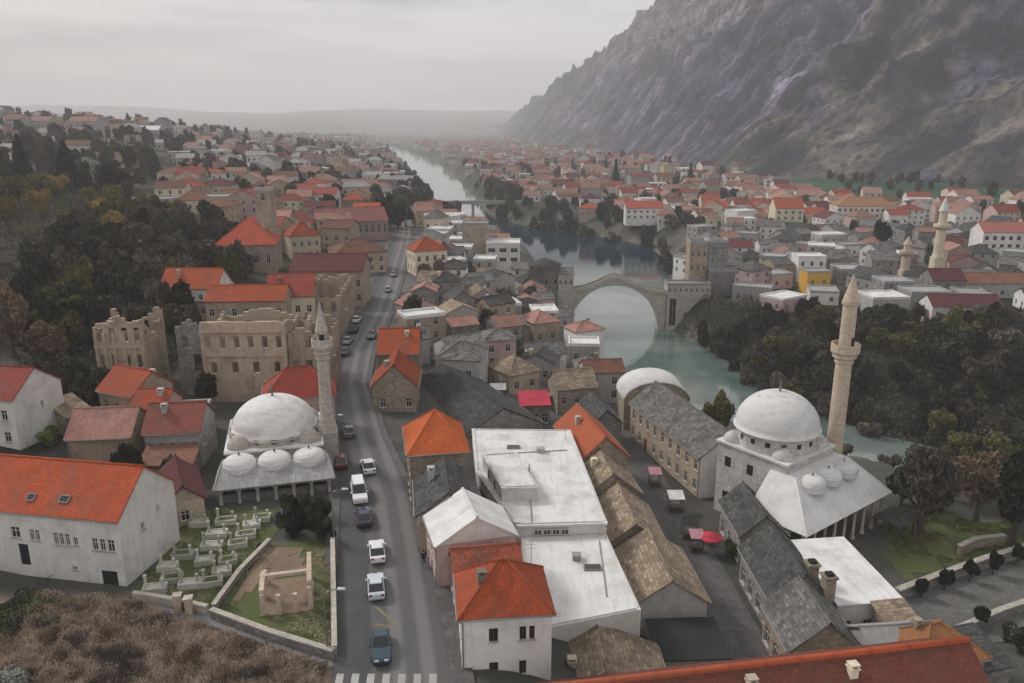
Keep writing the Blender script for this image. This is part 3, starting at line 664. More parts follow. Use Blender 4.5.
    if not chim and name == 'house' and roof in ('gable_x', 'gable_y', 'hip') and cat == 'house' and rg.random() < (.75 if label else .45): chim = ((rg.choice([.25, .3, .7, .75]), rg.choice([.35, .65]), rg.uniform(.5, 1.0), rg.choice([STN, GRY, CRM])),)
    for ch in chim:
        u, v, ht = ch[:3]; cm = ch[3] if len(ch) > 3 else STN
        X, Y_ = x0 + u * wd, y0 + v * dp; cb = MB(); zb = hh - 0.2; zt = hh + rise * 0.6 + ht
        cb.box(X - .32, X + .32, Y_ - .32, Y_ + .32, zb, zt, bottom=True); cb.box(X - .42, X + .42, Y_ - .42, Y_ + .42, zt + .002, zt + .12, bottom=True)
        for a in (-.28, .16): cb.box(X + a, X + a + .12, Y_ - .3, Y_ + .3, zt + .122, zt + .34)
        cb.box(X - .4, X + .4, Y_ - .36, Y_ + .36, zt + .342, zt + .42, bottom=True)
        cb.build("chimney", cm, r)
    for (u, v, sw, sh) in skylights:                     # on the front slope of a gable_x roof
        al = math.atan2(rise, cy); X = x0 + u * wd; Yb = y0 + v * cy; Zb = hh + v * rise + e
        k = MB(); k.box(-sw/2, sw/2, 0, sh, 0.0, .12, m=0); k.face([(-sw/2 + .1, .1, .125), (sw/2 - .1, .1, .125), (sw/2 - .1, sh - .1, .125), (-sw/2 + .1, sh - .1, .125)], m=1)
        ko = k.build("skylight", [STEEL, GLS], r, (X, Yb, Zb)); ko.rotation_euler = (al, 0, 0)
    return root
def ruin(fr, zg, ze, wall, label, ops=None, th=0.55, name="ruined_building", seed=1, ragged=1.2, belts=(), sides_=("front", "right", "back", "left"), pil=0, group=None, back_low=0.0):
    A, yaw, wd, dp = fr; hh = ze - zg; rg = random.Random(seed)
    cx, cy = wd / 2, dp / 2; c, s_ = math.cos(yaw), math.sin(yaw)
    loc = (A[0] + c * cx - s_ * cy, A[1] + s_ * cx + c * cy, zg)
    BUSY.append((loc[0], loc[1], math.hypot(wd, dp) / 2, yaw, wd, dp))
    root = thing(name, loc, yaw, label, "ruin", group)
    sd = {"front": ((-cx, -cy), 0, wd), "right": ((cx, -cy), 90, dp), "back": ((cx, cy), 180, wd), "left": ((-cx, cy), 270, dp)}
    for k in sides_:
        P, ang, L = sd[k]; mb = MB(); os_ = []
        for sp in (ops or {}).get(k, []): os_ += grid_ops(L, sp[1:]) if sp[0] == "g" else [sp]
        n = max(3, int(L / 1.1)); us = sorted({0.0, L} | {o[0] - o[2]/2 for o in os_} | {o[0] + o[2]/2 for o in os_} | {L * i / n for i in range(1, n)})
        st = 0.0 if k in ("front", "back") else th + .001; en = L if k in ("front", "back") else L - th - .001
        ph = rg.uniform(0, 6)
        for i in range(len(us) - 1):
            a, b_ = max(us[i], st), min(us[i + 1], en)
            if b_ - a < .02: continue
            uc = (a + b_) / 2; top = hh - ragged * (0.5 + 0.3 * math.sin(uc * 0.9 + ph) + .2 * math.sin(uc * 2.3 + ph * 2)) * rg.uniform(0.72, 1) - (back_low if k != "front" else 0) * (.6 + .4 * math.sin(uc * .55 + ph)) * rg.uniform(.8, 1)
            cuts = sorted([(o[1], o[1] + o[3]) for o in os_ if abs(uc - o[0]) < o[2] / 2]); z = -3.0
            for (c0, c1) in cuts + [(top, 0)]:
                if c0 > z and z < top: mb.box(a, b_, 0, th, z, min(c0, top), bottom=True)
                z = max(z, c1)
        if k == "front":
            for (z, pr) in belts: mb.box(-.1, L + .1, -pr, -.002, z, z + .35, bottom=True)
            for j in range(pil): u = L * (j + .0) / max(1, pil - 1); mb.box(min(max(u - .25, 0), L - .5), min(max(u - .25, 0), L - .5) + .5, -.16, -.003, 0, hh - ragged - .5, bottom=True)
        mb.build("wall", wall, root, (P[0], P[1], 0), R(ang))
    fb = MB(); fb.face([(-cx + th, -cy + th, .3), (cx - th, -cy + th, .3), (cx - th, cy - th, .3), (-cx + th, cy - th, .3)])
    for j in range(14):
        x, y = rg.uniform(-cx + 1, cx - 1), rg.uniform(-cy + 1, cy - 1); r_ = rg.uniform(.4, 1.2)
        fb.prism([(x + r_ * math.cos(t), y + r_ * rg.uniform(.6, 1) * math.sin(t)) for t in np.linspace(0, 2 * math.pi, 7)[:-1]], .25, .3 + r_ * .6, taper=.3)
    fb.build("rubble_floor", DIRT, root)
    return root
G1 = lambda n, zs, w=.9, h=1.4: [("g", n, zs, w, h)]

# ---- west of the road: white house, old town cluster, ruins
B = (-37.2, 68.0); wd = 20.0; A = (B[0] - wd * .984, B[1] + wd * .176)
house((A, math.atan2(-.176, .984), wd, 9.0), 8, 16, "gable_x", 3.5, WH, OR, "large white house with plain orange roof and two skylights beside the cemetery", over=.25,
      wins={"front": [(17.2, 4.6, .62, 1.3), (18.0, 4.6, .62, 1.3), (18.9, 4.6, .75, 1.3), (13.0, 4.8, .5, 1.3), (13.6, 4.8, .5, 1.3), (14.25, 4.8, .5, 1.3), (15.1, 4.9, .5, .9), (10.4, 5.0, .5, 1.2), (11.0, 5.0, .5, 1.2), (8.6, 5.1, 1.0, 1.2), (6, 5.1, 1., 1.2), (3.5, 5.1, 1., 1.2), (14.6, 2.2, .5, .4)],
            "right": [(3.4, 5.2, .5, .9), (6.0, 6.2, .4, .5)]},
      doors={"front": [(18.3, 0, 1.7, 2.5), (9.2, 2.2, 1.1, 2.3)]}, skylights=[(.50, .18, .9, .8), (.68, .20, 1.1, .8)], door_mat=BLK, chim=((.1, .62, 1.0, WH),))
house(((-79, 98.5), math.atan2(-2.2, 15), 15.2, 9.0), 11, 18, "gable_x", 3.0, WH, RD, "tall white red-roofed house with blank gable below the wooded hill at the left edge", over=.2,
      wins={"front": G1(5, [1.2, 4.2])[0:1], "right": [(5, 4.5, .5, .8)]})
house(fromAB((98, 389), (132, 396), 15.5, 7.0), 10, 15.5, "gable_x", 2.6, TAN, OR, "small house with bright orange roof, highest of the clustered old houses", wins={"front": G1(3, [2.6])}, chim=((.92, .6, .7, CRM),))
house(fromAB((131, 407), (164, 408), 15.0, 5.0), 10, 15.0, "gable_x", 1.8, PNK, surf("orange_red_tile", (.42, .085, .035), "tile", .25, st=.4), "small pink house with orange red roof wedged between bigger old roofs", wins={"front": G1(3, [2.0])})
house(fromAB((143, 433), (199, 431), 14.0, 7.5), 9.5, 14.0, "gable_x", 2.6, GRY, surf("maroon_tile", (.24, .07, .05), "tile", .2, st=.5), "grey house with broad maroon roof behind the dark walled yard", wins={"front": G1(5, [1.9], .8, 1.1), "right": G1(2, [1.9])})
house(fromAB((66, 438), (130, 436), 13.2, 7.5), 8.5, 13.2, "gable_x", 2.6, surf("tan_rough_plaster", (.36, .275, .20), "plaster", .3, st=.5), PK, "old tan stone house with patched pinkish roof behind the large white house", wins={"left": G1(2, [1.8])}, jit=.1, chim=((.35, .55, .4),))
house(fromAB((66, 418), (92, 410), 13.5, 4.5), 9.5, 13.5, "shed", 1.4, STN, SLN, "low tan shed roofed lean-to left of the patched pinkish roof", name="shed", cat="shed", wins={"front": G1(2, [1.3], .7, .9)}, jit=.1)
house(fromAB((139, 466), (192, 463), 11.6, 4.0), 8.5, 11.6, "shed", .7, STN, BR, "low brown shed roof along the yard wall below the maroon roof", name="shed", cat="shed", jit=.1)
house(fromAC((163, 505), (157, 474), 12.0, 4.2), 8.5, 12.0, "gable_y", 1.7, TAN, DR, "long low tan building with dark red roof along the cemetery's west side", wins={"right": [("g", 5, [.7], .9, 1.7)], "front": [(2.1, 1.1, .9, 1.2)]}, name="outbuilding", cat="outbuilding")
house(fromAB((168, 410), (206, 408), 13.2, 3.5), 10, 13.2, "flat", .2, GRY, GROOF, "flat grey annex behind the maroon roofed house", name="annex", cat="annex")
# ruins of the big tan building
ruin(((-49, 121), 0.04, 13.2, 12), 11.5, 22.3, TAN, "large roofless tan ruin with a cornice and rows of empty windows", {"front": [("g", 6, [6.4], .85, 2.0), ("g", 4, [2.3], 1.0, 1.9)], "right": [("g", 5, [6.2, 1.8], 1.0, 2.0)], "left": [("g", 4, [6.2], 1.0, 2.0)], "back": [("g", 5, [6.2, 1.8], 1.0, 2.0)]}, belts=((5.1, .22), (9.0, .32)), ragged=.25, seed=4, pil=2, back_low=2.0)
ruin(((-35.7, 122.5), 0.04, 6.2, 11), 11, 21.0, TAN, "narrow crumbling tan ruin between the corniced ruin and the road", {"front": [("g", 3, [6.5, 2.5], 1.0, 2.1)], "right": [("g", 5, [6.3, 1.8], 1.1, 2.2)], "left": [], "back": [("g", 3, [6, 2], 1.0, 2.0)]}, ragged=2.6, seed=9, back_low=1.5, pil=4)
ruin(((-54.2, 124), 0.0, 4.6, 8), 12, 22.0, STG, "tall thin grey ruin wall left of the corniced tan ruin", {"front": [(1.4, 5.2, 1.0, 2), (3.2, 1.2, 1.3, 3)]}, ragged=2.5, seed=12, back_low=5)
ruin(((-65.8, 121), 0.05, 7.6, 9), 13, 23.2, TAN, "weathered tan ruin with pilasters and a jagged top beside the dark trees", {"front": [("g", 4, [6.0, 1.6], 1.0, 2.3)], "right": [("g", 4, [5.5], 1.0, 2.2)], "left": [], "back": [("g", 4, [5.5], 1, 2)]}, ragged=2.2, seed=21, pil=6, belts=((5.0, .2),), back_low=2.5)
# along the road's west side
ruin(((-44.5, 140), -1.38, 12.0, 8.0), 9.5, 20, TAN, "burnt out tan roadside ruin just past the tall minaret", {k: [("g", 4, [6.2, 2.0], 1.1, 2.2)] for k in ("front", "right", "back", "left")}, ragged=2.0, seed=33, back_low=1)
house((W(290, 271, 18), 0.02, 17.5, 12), 9, 18, "gable_x", 3.2, TAN, DR, "tan roadside block with dark purple red roof and a broad tan end wall", wins={"right": [("g", 5, [1.5, 5.0], 1.1, 1.8)], "front": [("g", 7, [1.5, 5.0], 1.1, 1.8)]}, detail=1)
ruin(((-41.2, 163), -1.50, 24.0, 7.5) if False else ((-43.5, 160), 0.08, 8.0, 24.0), 9.5, 18.5, TAN, "long row of tan shells with empty windows facing the road", {"right": [("g", 9, [5.2, 1.4], 1.2, 2.2)], "front": [("g", 3, [5.2, 1.4], 1.1, 2.1)], "left": [], "back": []}, ragged=1.6, seed=40)
house(fromAB((160, 288), (217, 288), 18.5, 9), 12.5, 18.5, "gable_x", 3.4, WH, OR, "white house with orange roof standing alone against the dark hillside trees", wins={"front": G1(5, [1.0, 3.4], .9, 1.2), "right": [(4.5, 3.8, .8, 1.1)]}, detail=1)
house(fromAB((161, 302), (207, 302), 15.5, 4), 12, 15.5, "flat", .2, PNK, PK, "low pinkish terrace building below the lone white house", wins={"front": G1(5, [.9], 1.0, 1.4)}, detail=1)
house(fromAB((205, 301), (284, 300), 19.5, 8), 12, 19.5, "gable_x", 2.2, TAN, OR, "long tan house whose orange roof shows just above the corniced ruin", wins={"front": G1(7, [4.4], 1, 1.5)}, detail=1)
house(fromAB((268, 297), (314, 295), 19, 10), 10.5, 19, "gable_x", 3.6, CRM, RD, "cream house with red roof between the ruins and the purple red roof", wins={"front": G1(4, [2, 5], 1, 1.5), "right": G1(3, [2, 5], 1, 1.5)}, detail=1)
house(fromAB((214, 245), (273, 244), 19, 15), 11, 19, "hip", 6.0, STN, surf("vermilion_tile", (.45, .085, .045), "tile", .2, st=.3), "big hall with tall hipped vermilion roof in front of a tan tower", wins={"front": G1(5, [2.5], 1.2, 2.4)}, detail=1)
house(fromAB((259, 212), (272, 212), 24.5, 4.5), 10, 33, "flat", .6, TAN, GROOF, "slender square tan tower behind the vermilion roof", name="tower", cat="tower", wins={"front": [(2, 19.5, 1.2, 2)], "right": [(2, 19.5, 1.2, 2)]}, detail=1) if False else None
house((W(257, 222, 24), 0.0, 4.6, 4.6), 11, 33.5, "flat", .5, TAN, GROOF, "slender square tan tower behind the vermilion roof", name="tower", cat="tower", wins={"front": [(2.3, 19.3, 1.3, 2.2)], "right": [(2.3, 19.3, 1.3, 2.2)]}, detail=1)
house(fromAB((290, 236), (320, 234), 18, 10), 9, 18, "hip", 3.6, CRM, OR, "cream two storey house with orange hipped roof right of the vermilion roof", wins={"front": G1(4, [2, 5.4], 1, 1.6), "right": G1(3, [2, 5.4], 1, 1.6)}, detail=1)
house(fromAB((139, 201), (180, 199), 26.5, 12), 17, 26.5, "flat", .5, TAN, GROOF, "square tan block with flat roof above the golden trees", wins={"front": G1(4, [2, 5.6], 1.5, 1.6), "right": G1(3, [2, 5.6], 1.4, 1.6)}, detail=1, name="apartment_block", cat="building")
house(fromAB((157, 239), (205, 238), 18.5, 10), 13.5, 18.5, "gable_x", 3.4, WH, surf("rose_tile", (.40, .10, .085), "tile", .2, st=.3), "low white house with rose red roof below the flat tan block", wins={"front": G1(4, [1.6], 1, 1.4)}, detail=1)
house(fromAB((318, 223), (388, 220), 16.5, 15), 8.5, 16.5, "gable_x", 4.5, surf("mauve_plaster", (.36, .25, .25), "plaster", .2), surf("wine_tile", (.24, .09, .08), "tile", .2), "long mauve building with a white band of tall windows", wins={"front": G1(11, [3.4], 1.3, 3.2)}, frame=FRW, detail=1)
house(fromAB((336, 254), (386, 251), 15.5, 13), 8.5, 15.5, "hip", 3.4, TAN, BR, "wide brown roofed house left of where the road disappears", wins={"front": G1(5, [1.2, 4], 1.1, 1.6)}, detail=1)
house(fromAB((415, 251), (447, 249), 16.5, 9), 8, 16.5, "hip", 3.2, CRM, OR, "cream house with orange hipped roof on the right of the far road", wins={"front": G1(4, [2, 5.2], 1.0, 1.7), "left": G1(3, [2, 5.2], 1, 1.7)}, detail=1)
house((W(462, 224, 17), 0.02, 9.6, 9), 4, 17, "flat", .4, TAN, GROOF, "plain tan tower-like block beside the white modern building", name="apartment_block", cat="building", wins={"front": G1(2, [8], .8, 1.2)}, detail=1)
house((W(486, 244, 10.6), -0.02, 12.2, 12), 3, 10.6, "flat", .5, WH, WROOF, "white modern block with flat roof near the dark river pool", name="apartment_block", cat="building", wins={"front": G1(3, [4.6, 1.2], 2.6, 1.5), "right": G1(4, [4.6], 1.6, 1.5)}, detail=1)
# ---- between the road and the market street
house(((-22.2, 126.6), 0.05, 6.6, 9), 8.5, 15.6, "gable_x", 3.0, STN, OR, "stone house with orange roof just behind the stone gabled house by the road", wins={"left": G1(3, [1.5, 4.2], .9, 1.5)}, over=.35)
house(((-21.5, 116.5), 0.05, 6.6, 8.5), 8.5, 13.4, "gable_y", 3.2, STN, OR, "stone house with orange roof and a pale trimmed gable facing the camera", wins={"front": [(1.5, 1.2, .9, 1.5), (5.5, 1.2, .9, 1.5), (3.5, 4.6, .8, 1.2)], "left": G1(3, [1.2], .9, 1.5)}, gablem=STN)
a_ = W(418, 451, 16)
house(((-11.7, 84.6), 0.18, 6.6, 8.6), 8.5, 15.8, "pyramid", 3.4, STN, surf("bright_orange_tile", (.50, .11, .03), "tile", .2, st=.25), "stone house with steep bright orange pyramid roof beside the curving road", wins={"left": [("g", 4, [1.0, 4.1], .9, 1.6)], "front": [(2, 4.2, .8, 1.2)]}, doors={"left": [(1.2, 0, 1.1, 2.2)]})
house(((-9.6, 74.2), 0.14, 6.3, 9.0), 8.5, 13.4, "gable_y", 2.2, TAN, SLD, "house with half collapsed dark slab roof behind the white gabled roof", wins={"left": [("g", 4, [1.0], .9, 1.7)]}, jit=.28)
house(fromAB((437, 546), (516, 535), 13.6, 6.2), 8, 13.6, "gable_y", 2.4, PNK, WROOF, "pink walled house with white sheet metal gable roof among orange roofs", wins={"left": [("g", 3, [.9, 3.4], .8, 1.5)]}, gablem=WH, over=.3, jit=.02)
house(fromAB((455, 580), (522, 574), 12.6, 4.4), 7.5, 12.6, "gable_x", 1.8, PNK, surf("mottled_red_tile", (.33, .085, .05), "tile", .4, st=.6, stain=(.14, .10, .07)), "house with mottled red roof squeezed behind the nearest orange hip roof", wins={"left": [("g", 2, [2.2], .8, 1.5)]}, jit=.1)
house(fromAB((461, 617), (552, 611), 14.0, 6.6), 4.5, 14.0, "hip", 2.8, WH, OR, "nearest white house with orange hipped roof and small dark windows", wins={"front": [(2.6, 7.0, .75, 1.25), (5.0, 7.0, .55, 1.25), (5.75, 7.0, .45, 1.25), (2.6, 3.8, .75, 1.25), (5.0, 3.8, .6, 1.25)], "left": [("g", 3, [4.2, 7], .8, 1.4)]}, over=.3, frame=FRB)
# big white flat roofed hall
def hall():
    root = thing("market_hall", (4.5, 84, 0), 0, "sprawling building with stepped white flat roofs in the middle of the quarter", "building")
    P = lambda pts: [(x - 4.5, y - 84) for x, y in pts]
    b_ = MB(); low = P([(1.2, 62.5), (12.2, 66), (10.6, 80.2), (1.0, 79.6)]); b_.prism(low, -2, 7.6, m=0)
    up = P([(0.6, 79.62), (10.55, 80.22), (8.4, 108), (-5.8, 108.5), (-4.6, 94), (-1.2, 84)]); b_.prism(up, -2, 9.1)
    bl = P([(-1.2, 85.2), (3.0, 85.6), (0.6, 95.8), (-3.8, 95.0)]); b_.prism(bl, 9.08, 10.9, m=0); b_.build("wall", WH, root)
    def slab(poly, z, name, th=.22, g=1.03):
        q = MB(); n = len(poly); cx = sum(p[0] for p in poly) / n; cy = sum(p[1] for p in poly) / n
        q.prism([(cx + (p[0] - cx) * g, cy + (p[1] - cy) * g) for p in poly], z, z + th); return q.build(name, WROOF, root)
    for poly, z in ((low, 7.603), (up, 9.103), (bl, 10.903)):
        ro = slab(poly, z, "roof", g=1.012 if z != 7.603 else 1.0)
        k = MB(); n = len(poly)                           # upstand round the edge and roof seams
        for i in range(n):
            a, c2 = Vector(poly[i]), Vector(poly[(i + 1) % n]); d = (c2 - a).normalized(); nn = Vector((-d.y, d.x)) * .14
            a2, c3 = a + nn * 1.6 + d * .4, c2 + nn * 1.6 - d * .4
            k.prism([tuple(a2 - nn * .5), tuple(c3 - nn * .5), tuple(c3 + nn * .5), tuple(a2 + nn * .5)], z + .2, z + .36)
        k.build("parapet", WROOF, ro)
    for (x, y, wx, wy) in ((6.8, 75, .8, .8), (3.9, 100, 1.0, .8)):
        k = MB(); z = (7.82 if y < 79 else 9.32); x -= 4.5; y -= 84; k.box(x - wx/2, x + wx/2, y - wy/2, y + wy/2, z, z + .55); k.box(x - wx/2 - .08, x + wx/2 + .08, y - wy/2 - .08, y + wy/2 + .08, z + .551, z + .63, bottom=True); k.build("roof_vent", GROOF, root)
    for pts in ([(-1.5, 79.9), (2.2, 79.9), (2.2, 96)], [(9.2, 68), (9.6, 78.6)], [(-3.5, 99), (7.5, 100.5)]):
        k = MB(); k.tube([(x - 4.5, y - 84, (7.9 if y < 79.5 else 9.42)) for x, y in pts], .06, 6); k.build("pipe", GUT, root)
    for (x, y) in ((8.3, 73.2), (0.2, 101.5)):
        z = 7.83 if y < 79 else (11.13 if 85.4 < y < 95 and x < 2.6 else 9.33); k = MB(); k.box(x - 4.5 - .9, x - 4.5 + .9, y - 84 - .5, y - 84 + .5, z, z + .22); k.box(x - 4.5 - .8, x - 4.5 + .8, y - 84 - .4, y - 84 + .4, z + .221, z + .27, m=1); k.build("roof_light", [GUT, GLS], root)
    for (x, y) in ((7.5, 104.2), (2.0, 74.0)):
        z = 7.8 if y < 79 else 9.3; k = MB(); k.tube([(x - 4.5, y - 84, z), (x - 4.5, y - 84, z + 2.6)], .035, 6); k.tube([(x - 5.1, y - 84, z + 2.3), (x - 3.9, y - 84, z + 2.3)], .02, 5); k.tube([(x - 4.9, y - 84, z + 1.9), (x - 4.1, y - 84, z + 1.9)], .02, 5); k.build("antenna", GUT, root)
    for u in (1.3, 2.3, 3.3, 4.3):
        link("window", win_meshes(.85, .7, FRW, 1)[0], root, (0.6 - 4.5 + u * 1.0 + 1.0, 79.45 - 84 + u * .06, 8.12), .06).location.y -= .12
    for u in (.35, .65): link("window", win_meshes(.8, 1.1, FRB, 1)[0], root, (-4.5 + -1.2 + -2.6 * u - .06 + .0, 85.2 - 84 + 9.8 * u, 9.5), R(-105))
    BUSY.append((4.5, 84, 24, 0, 18, 46)); return root
hall()
house(fromAC((582, 459), (556, 424), 7.8, 6.6), 1, 7.8, "gable_y", 2.9, STN, surf("terracotta_tile", (.42, .105, .045), "tile", .15, st=.2), "stone house with smooth terracotta roof beside the white flat roofs", wins={"left": G1(3, [3.5], .8, 1.3)})
house(((9.4, 93.4), 0.12, 7.2, 7.6), 0, 6.2, "gable_y", 2.8, STN, SLN, "tan stone gabled house with two pink shuttered windows above the street", wins={"front": [(1.8, 2.8, 1.5, 1.5), (5.3, 2.8, 1.5, 1.5)], "right": [("g", 2, [2.6], .9, 1.4)]}, frame=plain("pink_frame", (.45, .3, .3)), gablem=STN)
house(((10.6, 82.3), 0.07, 7.2, 10.4), 0, 5.2, "gable_y", 2.7, STN, SLN, "long tan slab roofed shop row beside the white hall", wins={"right": [("g", 3, [2.4], .9, 1.3)]}, jit=.12, name="shop", cat="shop")
house(((12.4, 71.0), 0.07, 7.6, 10.6), 0, 5.0, "gable_y", 2.6, GRY, SLN, "tan and grey patched slab roofed shop with a pale blank gable", wins={"right": [("g", 3, [2.2], .9, 1.3)]}, gablem=GRY, jit=.12, name="shop", cat="shop")
house(((13.9, 64.6), 0.05, 6.6, 5.0), 0, 3.4, "shed", .5, GRY, BAWN, "low flat lean-to with black roof at the street's near end", name="shed", cat="shed", jit=.02)
house(((2.6, 57.6), 0.03, 11.0, 7.2), 0, 4.6, "gable_y", 2.3, STN, SLN, "low stone house with mossy tan slab roof next to the nearest white house", jit=.12, wins={"front": [(5, 2.5, .8, 1.2)]})
# near red roof along the bottom edge
r_ = house(((3.5, 45.6), 0.165, 34.0, 8.4), 2, 9.2, "gable_x", 2.9, CRM, surf("weathered_red_tile", (.18, .05, .034), "tile", .3, st=.6, stain=(.10, .06, .04)), "long weathered red roof running along the picture's bottom edge", wins={"back": G1(9, [3.5], .9, 1.4)}, chim=((.44, .30, 1.1, CRM), (.69, .35, .9, CRM)), jit=.07)
k = MB(); k.tube([(-17.3, 0, 10.16), (-8, 0, 10.1), (0, 0, 10.12), (8, 0, 10.1), (17.3, 0, 10.16)], .30, 8); k.build('ridge', OR, r_)
# ---- east side of the market street
F = fromAC((701, 457), (631, 402), 6.5, 9.0)
house(F, 0, 6.5, "gable_y", 3.2, TAN, SLT, "long tan facaded inn with grey slab roof and white end gable facing the street", wins={"left": [("g", 9, [3.9, .9], 1.0, 1.6)], "front": []}, gablem=WH, jit=.1, doors={"left": [(6.2, 0, 1.2, 2.2)]}, name="inn", cat="building")
wg = MB(); a = F[0]; wg.box(-4.52, 4.52, -.06, -.004, -2, 6.5); wg.face([(-4.52, -.06, 6.5), (4.52, -.06, 6.5), (0, -.06, 9.68)])
for o_ in [q for q in COL.objects if q.name == "inn"]: wg.build("end_wall", WH, o_, (0, -F[3] / 2, 0))
house(((19.6, 131.5), 0.03, 11.5, 8), -1, 5.2, "barrel", 3.6, STN, LEAD, "pale barrel vaulted bathhouse behind the long inn", name="bathhouse", cat="building", wins={"front": [(3, 2, .9, 1.4), (8.5, 2, .9, 1.4)]})
house(((22.6, 143), 0.0, 5.5, 8), -1, 5, "gable_y", 2.2, STG, SLD, "dark slab roofed house left of the barrel vaulted bathhouse", jit=.12) if False else None
house(((27.6, 86.0), 0.02, 5.4, 9.2), 0, 4.6, "gable_y", 2.4, STG, SLD, "dark slab roofed shop in front of the inn's white gable", jit=.12, wins={"left": [("g", 3, [.6], 1.3, 1.9)]}, name="shop", cat="shop")
house(((27.0, 72.6), 0.02, 6.4, 10.8), 0, 4.6, "gable_y", 2.8, STG, SLD, "long dark mossy slab roof along the street's east side", jit=.14, wins={"left": [("g", 4, [.6], 1.3, 1.9)]}, name="shop", cat="shop")
house(((26.2, 64.4), 0.02, 6.6, 7.6), 0, 4.6, "gable_y", 2.8, STN, SLT, "grey slab roofed shop with tan stone front near the red roof", jit=.12, wins={"left": [("g", 3, [.6], 1.3, 1.9)]}, name="shop", cat="shop")
house(((33.4, 62.6), 0.1, 6.8, 6.0), 0, 4.2, "gable_x", 2.0, GRY, GROOF, "plain grey sheet roofed house behind the long red roof", jit=.03, wins={"front": G1(2, [1.4])})
house(((33.4, 71.6), 0.12, 7.0, 11.8), 0, 4.6, "shed", .5, WH, WROOF, "low white building with bright white lean-to roof below the great mosque", over=.3, jit=.015, wins={"front": [("g", 3, [1.2], 1.0, 1.4)]})
def chimney_stack(x, y, z, h, label):
    t = thing("chimney_stack", (x, y, z), .1, label, "chimney"); k = MB(); k.box(-.55, .55, -.55, .55, -3, h, bottom=True); k.build("shaft", STN, t)
    k = MB(); k.box(-.7, .7, -.7, .7, h + .002, h + .22, bottom=True); k.build("cap", STN, t); k = MB(); k.box(-.35, .35, -.36, .36, h + .223, h + .5); k.build("flue", BLK, t)
chimney_stack(32.6, 72.6, 0, 7.2, "taller tan stone chimney at the white lean-to roof's corner"); chimney_stack(31.9, 75.4, 0, 7.0, "shorter slim tan chimney just behind the taller stone chimney")
house(fromAB((925, 668), (986, 655), 5.2, 5.5), 0, 5.2, "hip", 2.0, STN, surf("ochre_brown_tile", (.33, .15, .06), "tile", .25, st=.4), "small house with ochre brown hip roof near the bottom right corner", wins={"front": G1(3, [1.8])})
house(fromAB((958, 676), (1012, 664), 3.4, 4.5), 0, 3.4, "shed", 1.0, STG, SLD, "low shed with dark slab roof in the bottom right corner", name="shed", cat="shed", jit=.1)
house(fromAB((894, 633), (925, 630), 3.8, 3.6), 0, 3.8, "shed", .8, STN, SLN, "tiny tan stone hut behind the long red roof's right end", name="hut", cat="hut", jit=.1)
# ---- bazaar between road and bridge
house((Vector((-7.4, 110.6)), 0.46, 13.6, 26.0), 2, 7.2, "gable_y", 3.4, STG, SLD, "very large dark slab roof filling the bazaar above the white hall", jit=.14, wins={"front": G1(3, [2.2])}, name="market_building", cat="building")
house(((1.6, 130), 0.1, 5.0, 4.2), 1, 5.2, "shed", .9, STG, RAWN, "shop with bright red canvas roof in the bazaar", name="shop", cat="shop", jit=.03, wins={"front": G1(3, [.8], 1.1, 1.8)})
house(((8.4, 138), 0.25, 7.5, 6.5), 0, 5.6, "gable_x", 2.4, STN, SLN, "tan slab roofed house just right of the red canvas roof", jit=.1, wins={"front": G1(3, [2.4])})
house(((12.8, 120.5), 0.2, 5.2, 9.0), 0, 5.4, "gable_y", 2.2, STG, SLD, "narrow dark slab roof between the terracotta roof and the inn", jit=.1, name="shop", cat="shop")
# ---- across the river
house((W(933, 306, 5), -0.04, 18.5, 8), -2, 5, "gable_x", 2.4, WH, DR, "long white house with dark red roof above the wooded far bank", wins={"front": G1(6, [1.4, 4.2], 1.0, 1.3)}, detail=1)
house((W(808, 272, 6.4), 0.02, 7.6, 7), -1, 6.4, "flat", .3, YEL, GROOF, "small bright ochre house left of the great mosque's minaret top", wins={"front": G1(2, [3.4], 1, 1.3)}, detail=1)
house((W(799, 257, 8), -0.02, 9.5, 8), 0, 8, "flat", .4, WH, WROOF, "white house with paired windows behind the ochre house", wins={"front": G1(3, [1.5, 4.8], 1.1, 1.6)}, detail=1)
house((W(838, 206, 10), -0.06, 31, 14), 0, 10, "hip", 4.2, WH, surf("ochre_tile", (.40, .20, .10), "tile", .2, st=.3), "long white hotel with ochre roof and rows of dark windows", wins={"front": G1(11, [1.0, 4.0, 7.0], 1.5, 1.7), "left": G1(4, [1, 4, 7], 1.4, 1.7)}, detail=1, name="hotel", cat="hotel")
house((W(626, 208, 7), -0.02, 21, 10), 0, 7, "gable_x", 3.4, WH, surf("coral_tile", (.42, .10, .07), "tile", .2, st=.2), "broad white house with coral roof above the dark river pool", wins={"front": G1(6, [1.2, 4.2], 1.2, 1.5)}, detail=1)
house((W(776, 208, 12), -0.03, 14, 12), 2, 12, "gable_x", 4.5, CRM, surf("flame_tile", (.44, .10, .05), "tile", .2, st=.2), "cream block with flame orange roof left of the hotel", wins={"front": G1(4, [1.2, 4.2, 7.0], 1.3, 1.5)}, detail=1)
house((W(984, 232, 9), -0.05, 26, 11), 1, 9, "gable_x", 3.5, WH, surf("brick_pink_tile", (.42, .15, .12), "tile", .2, st=.2), "long white building with red window bands at the right edge past the river", wins={"front": G1(8, [1.2, 4.6], 1.6, 1.7)}, frame=RAWN, detail=1)
house((W(955, 283, 4), -0.03, 26, 9), -1, 4, "gable_x", 2.6, GRY, BR, "long brown roofed shed behind the dark red roofed white house", wins={"front": G1(6, [1.2], 1.2, 1.6)}, detail=1)
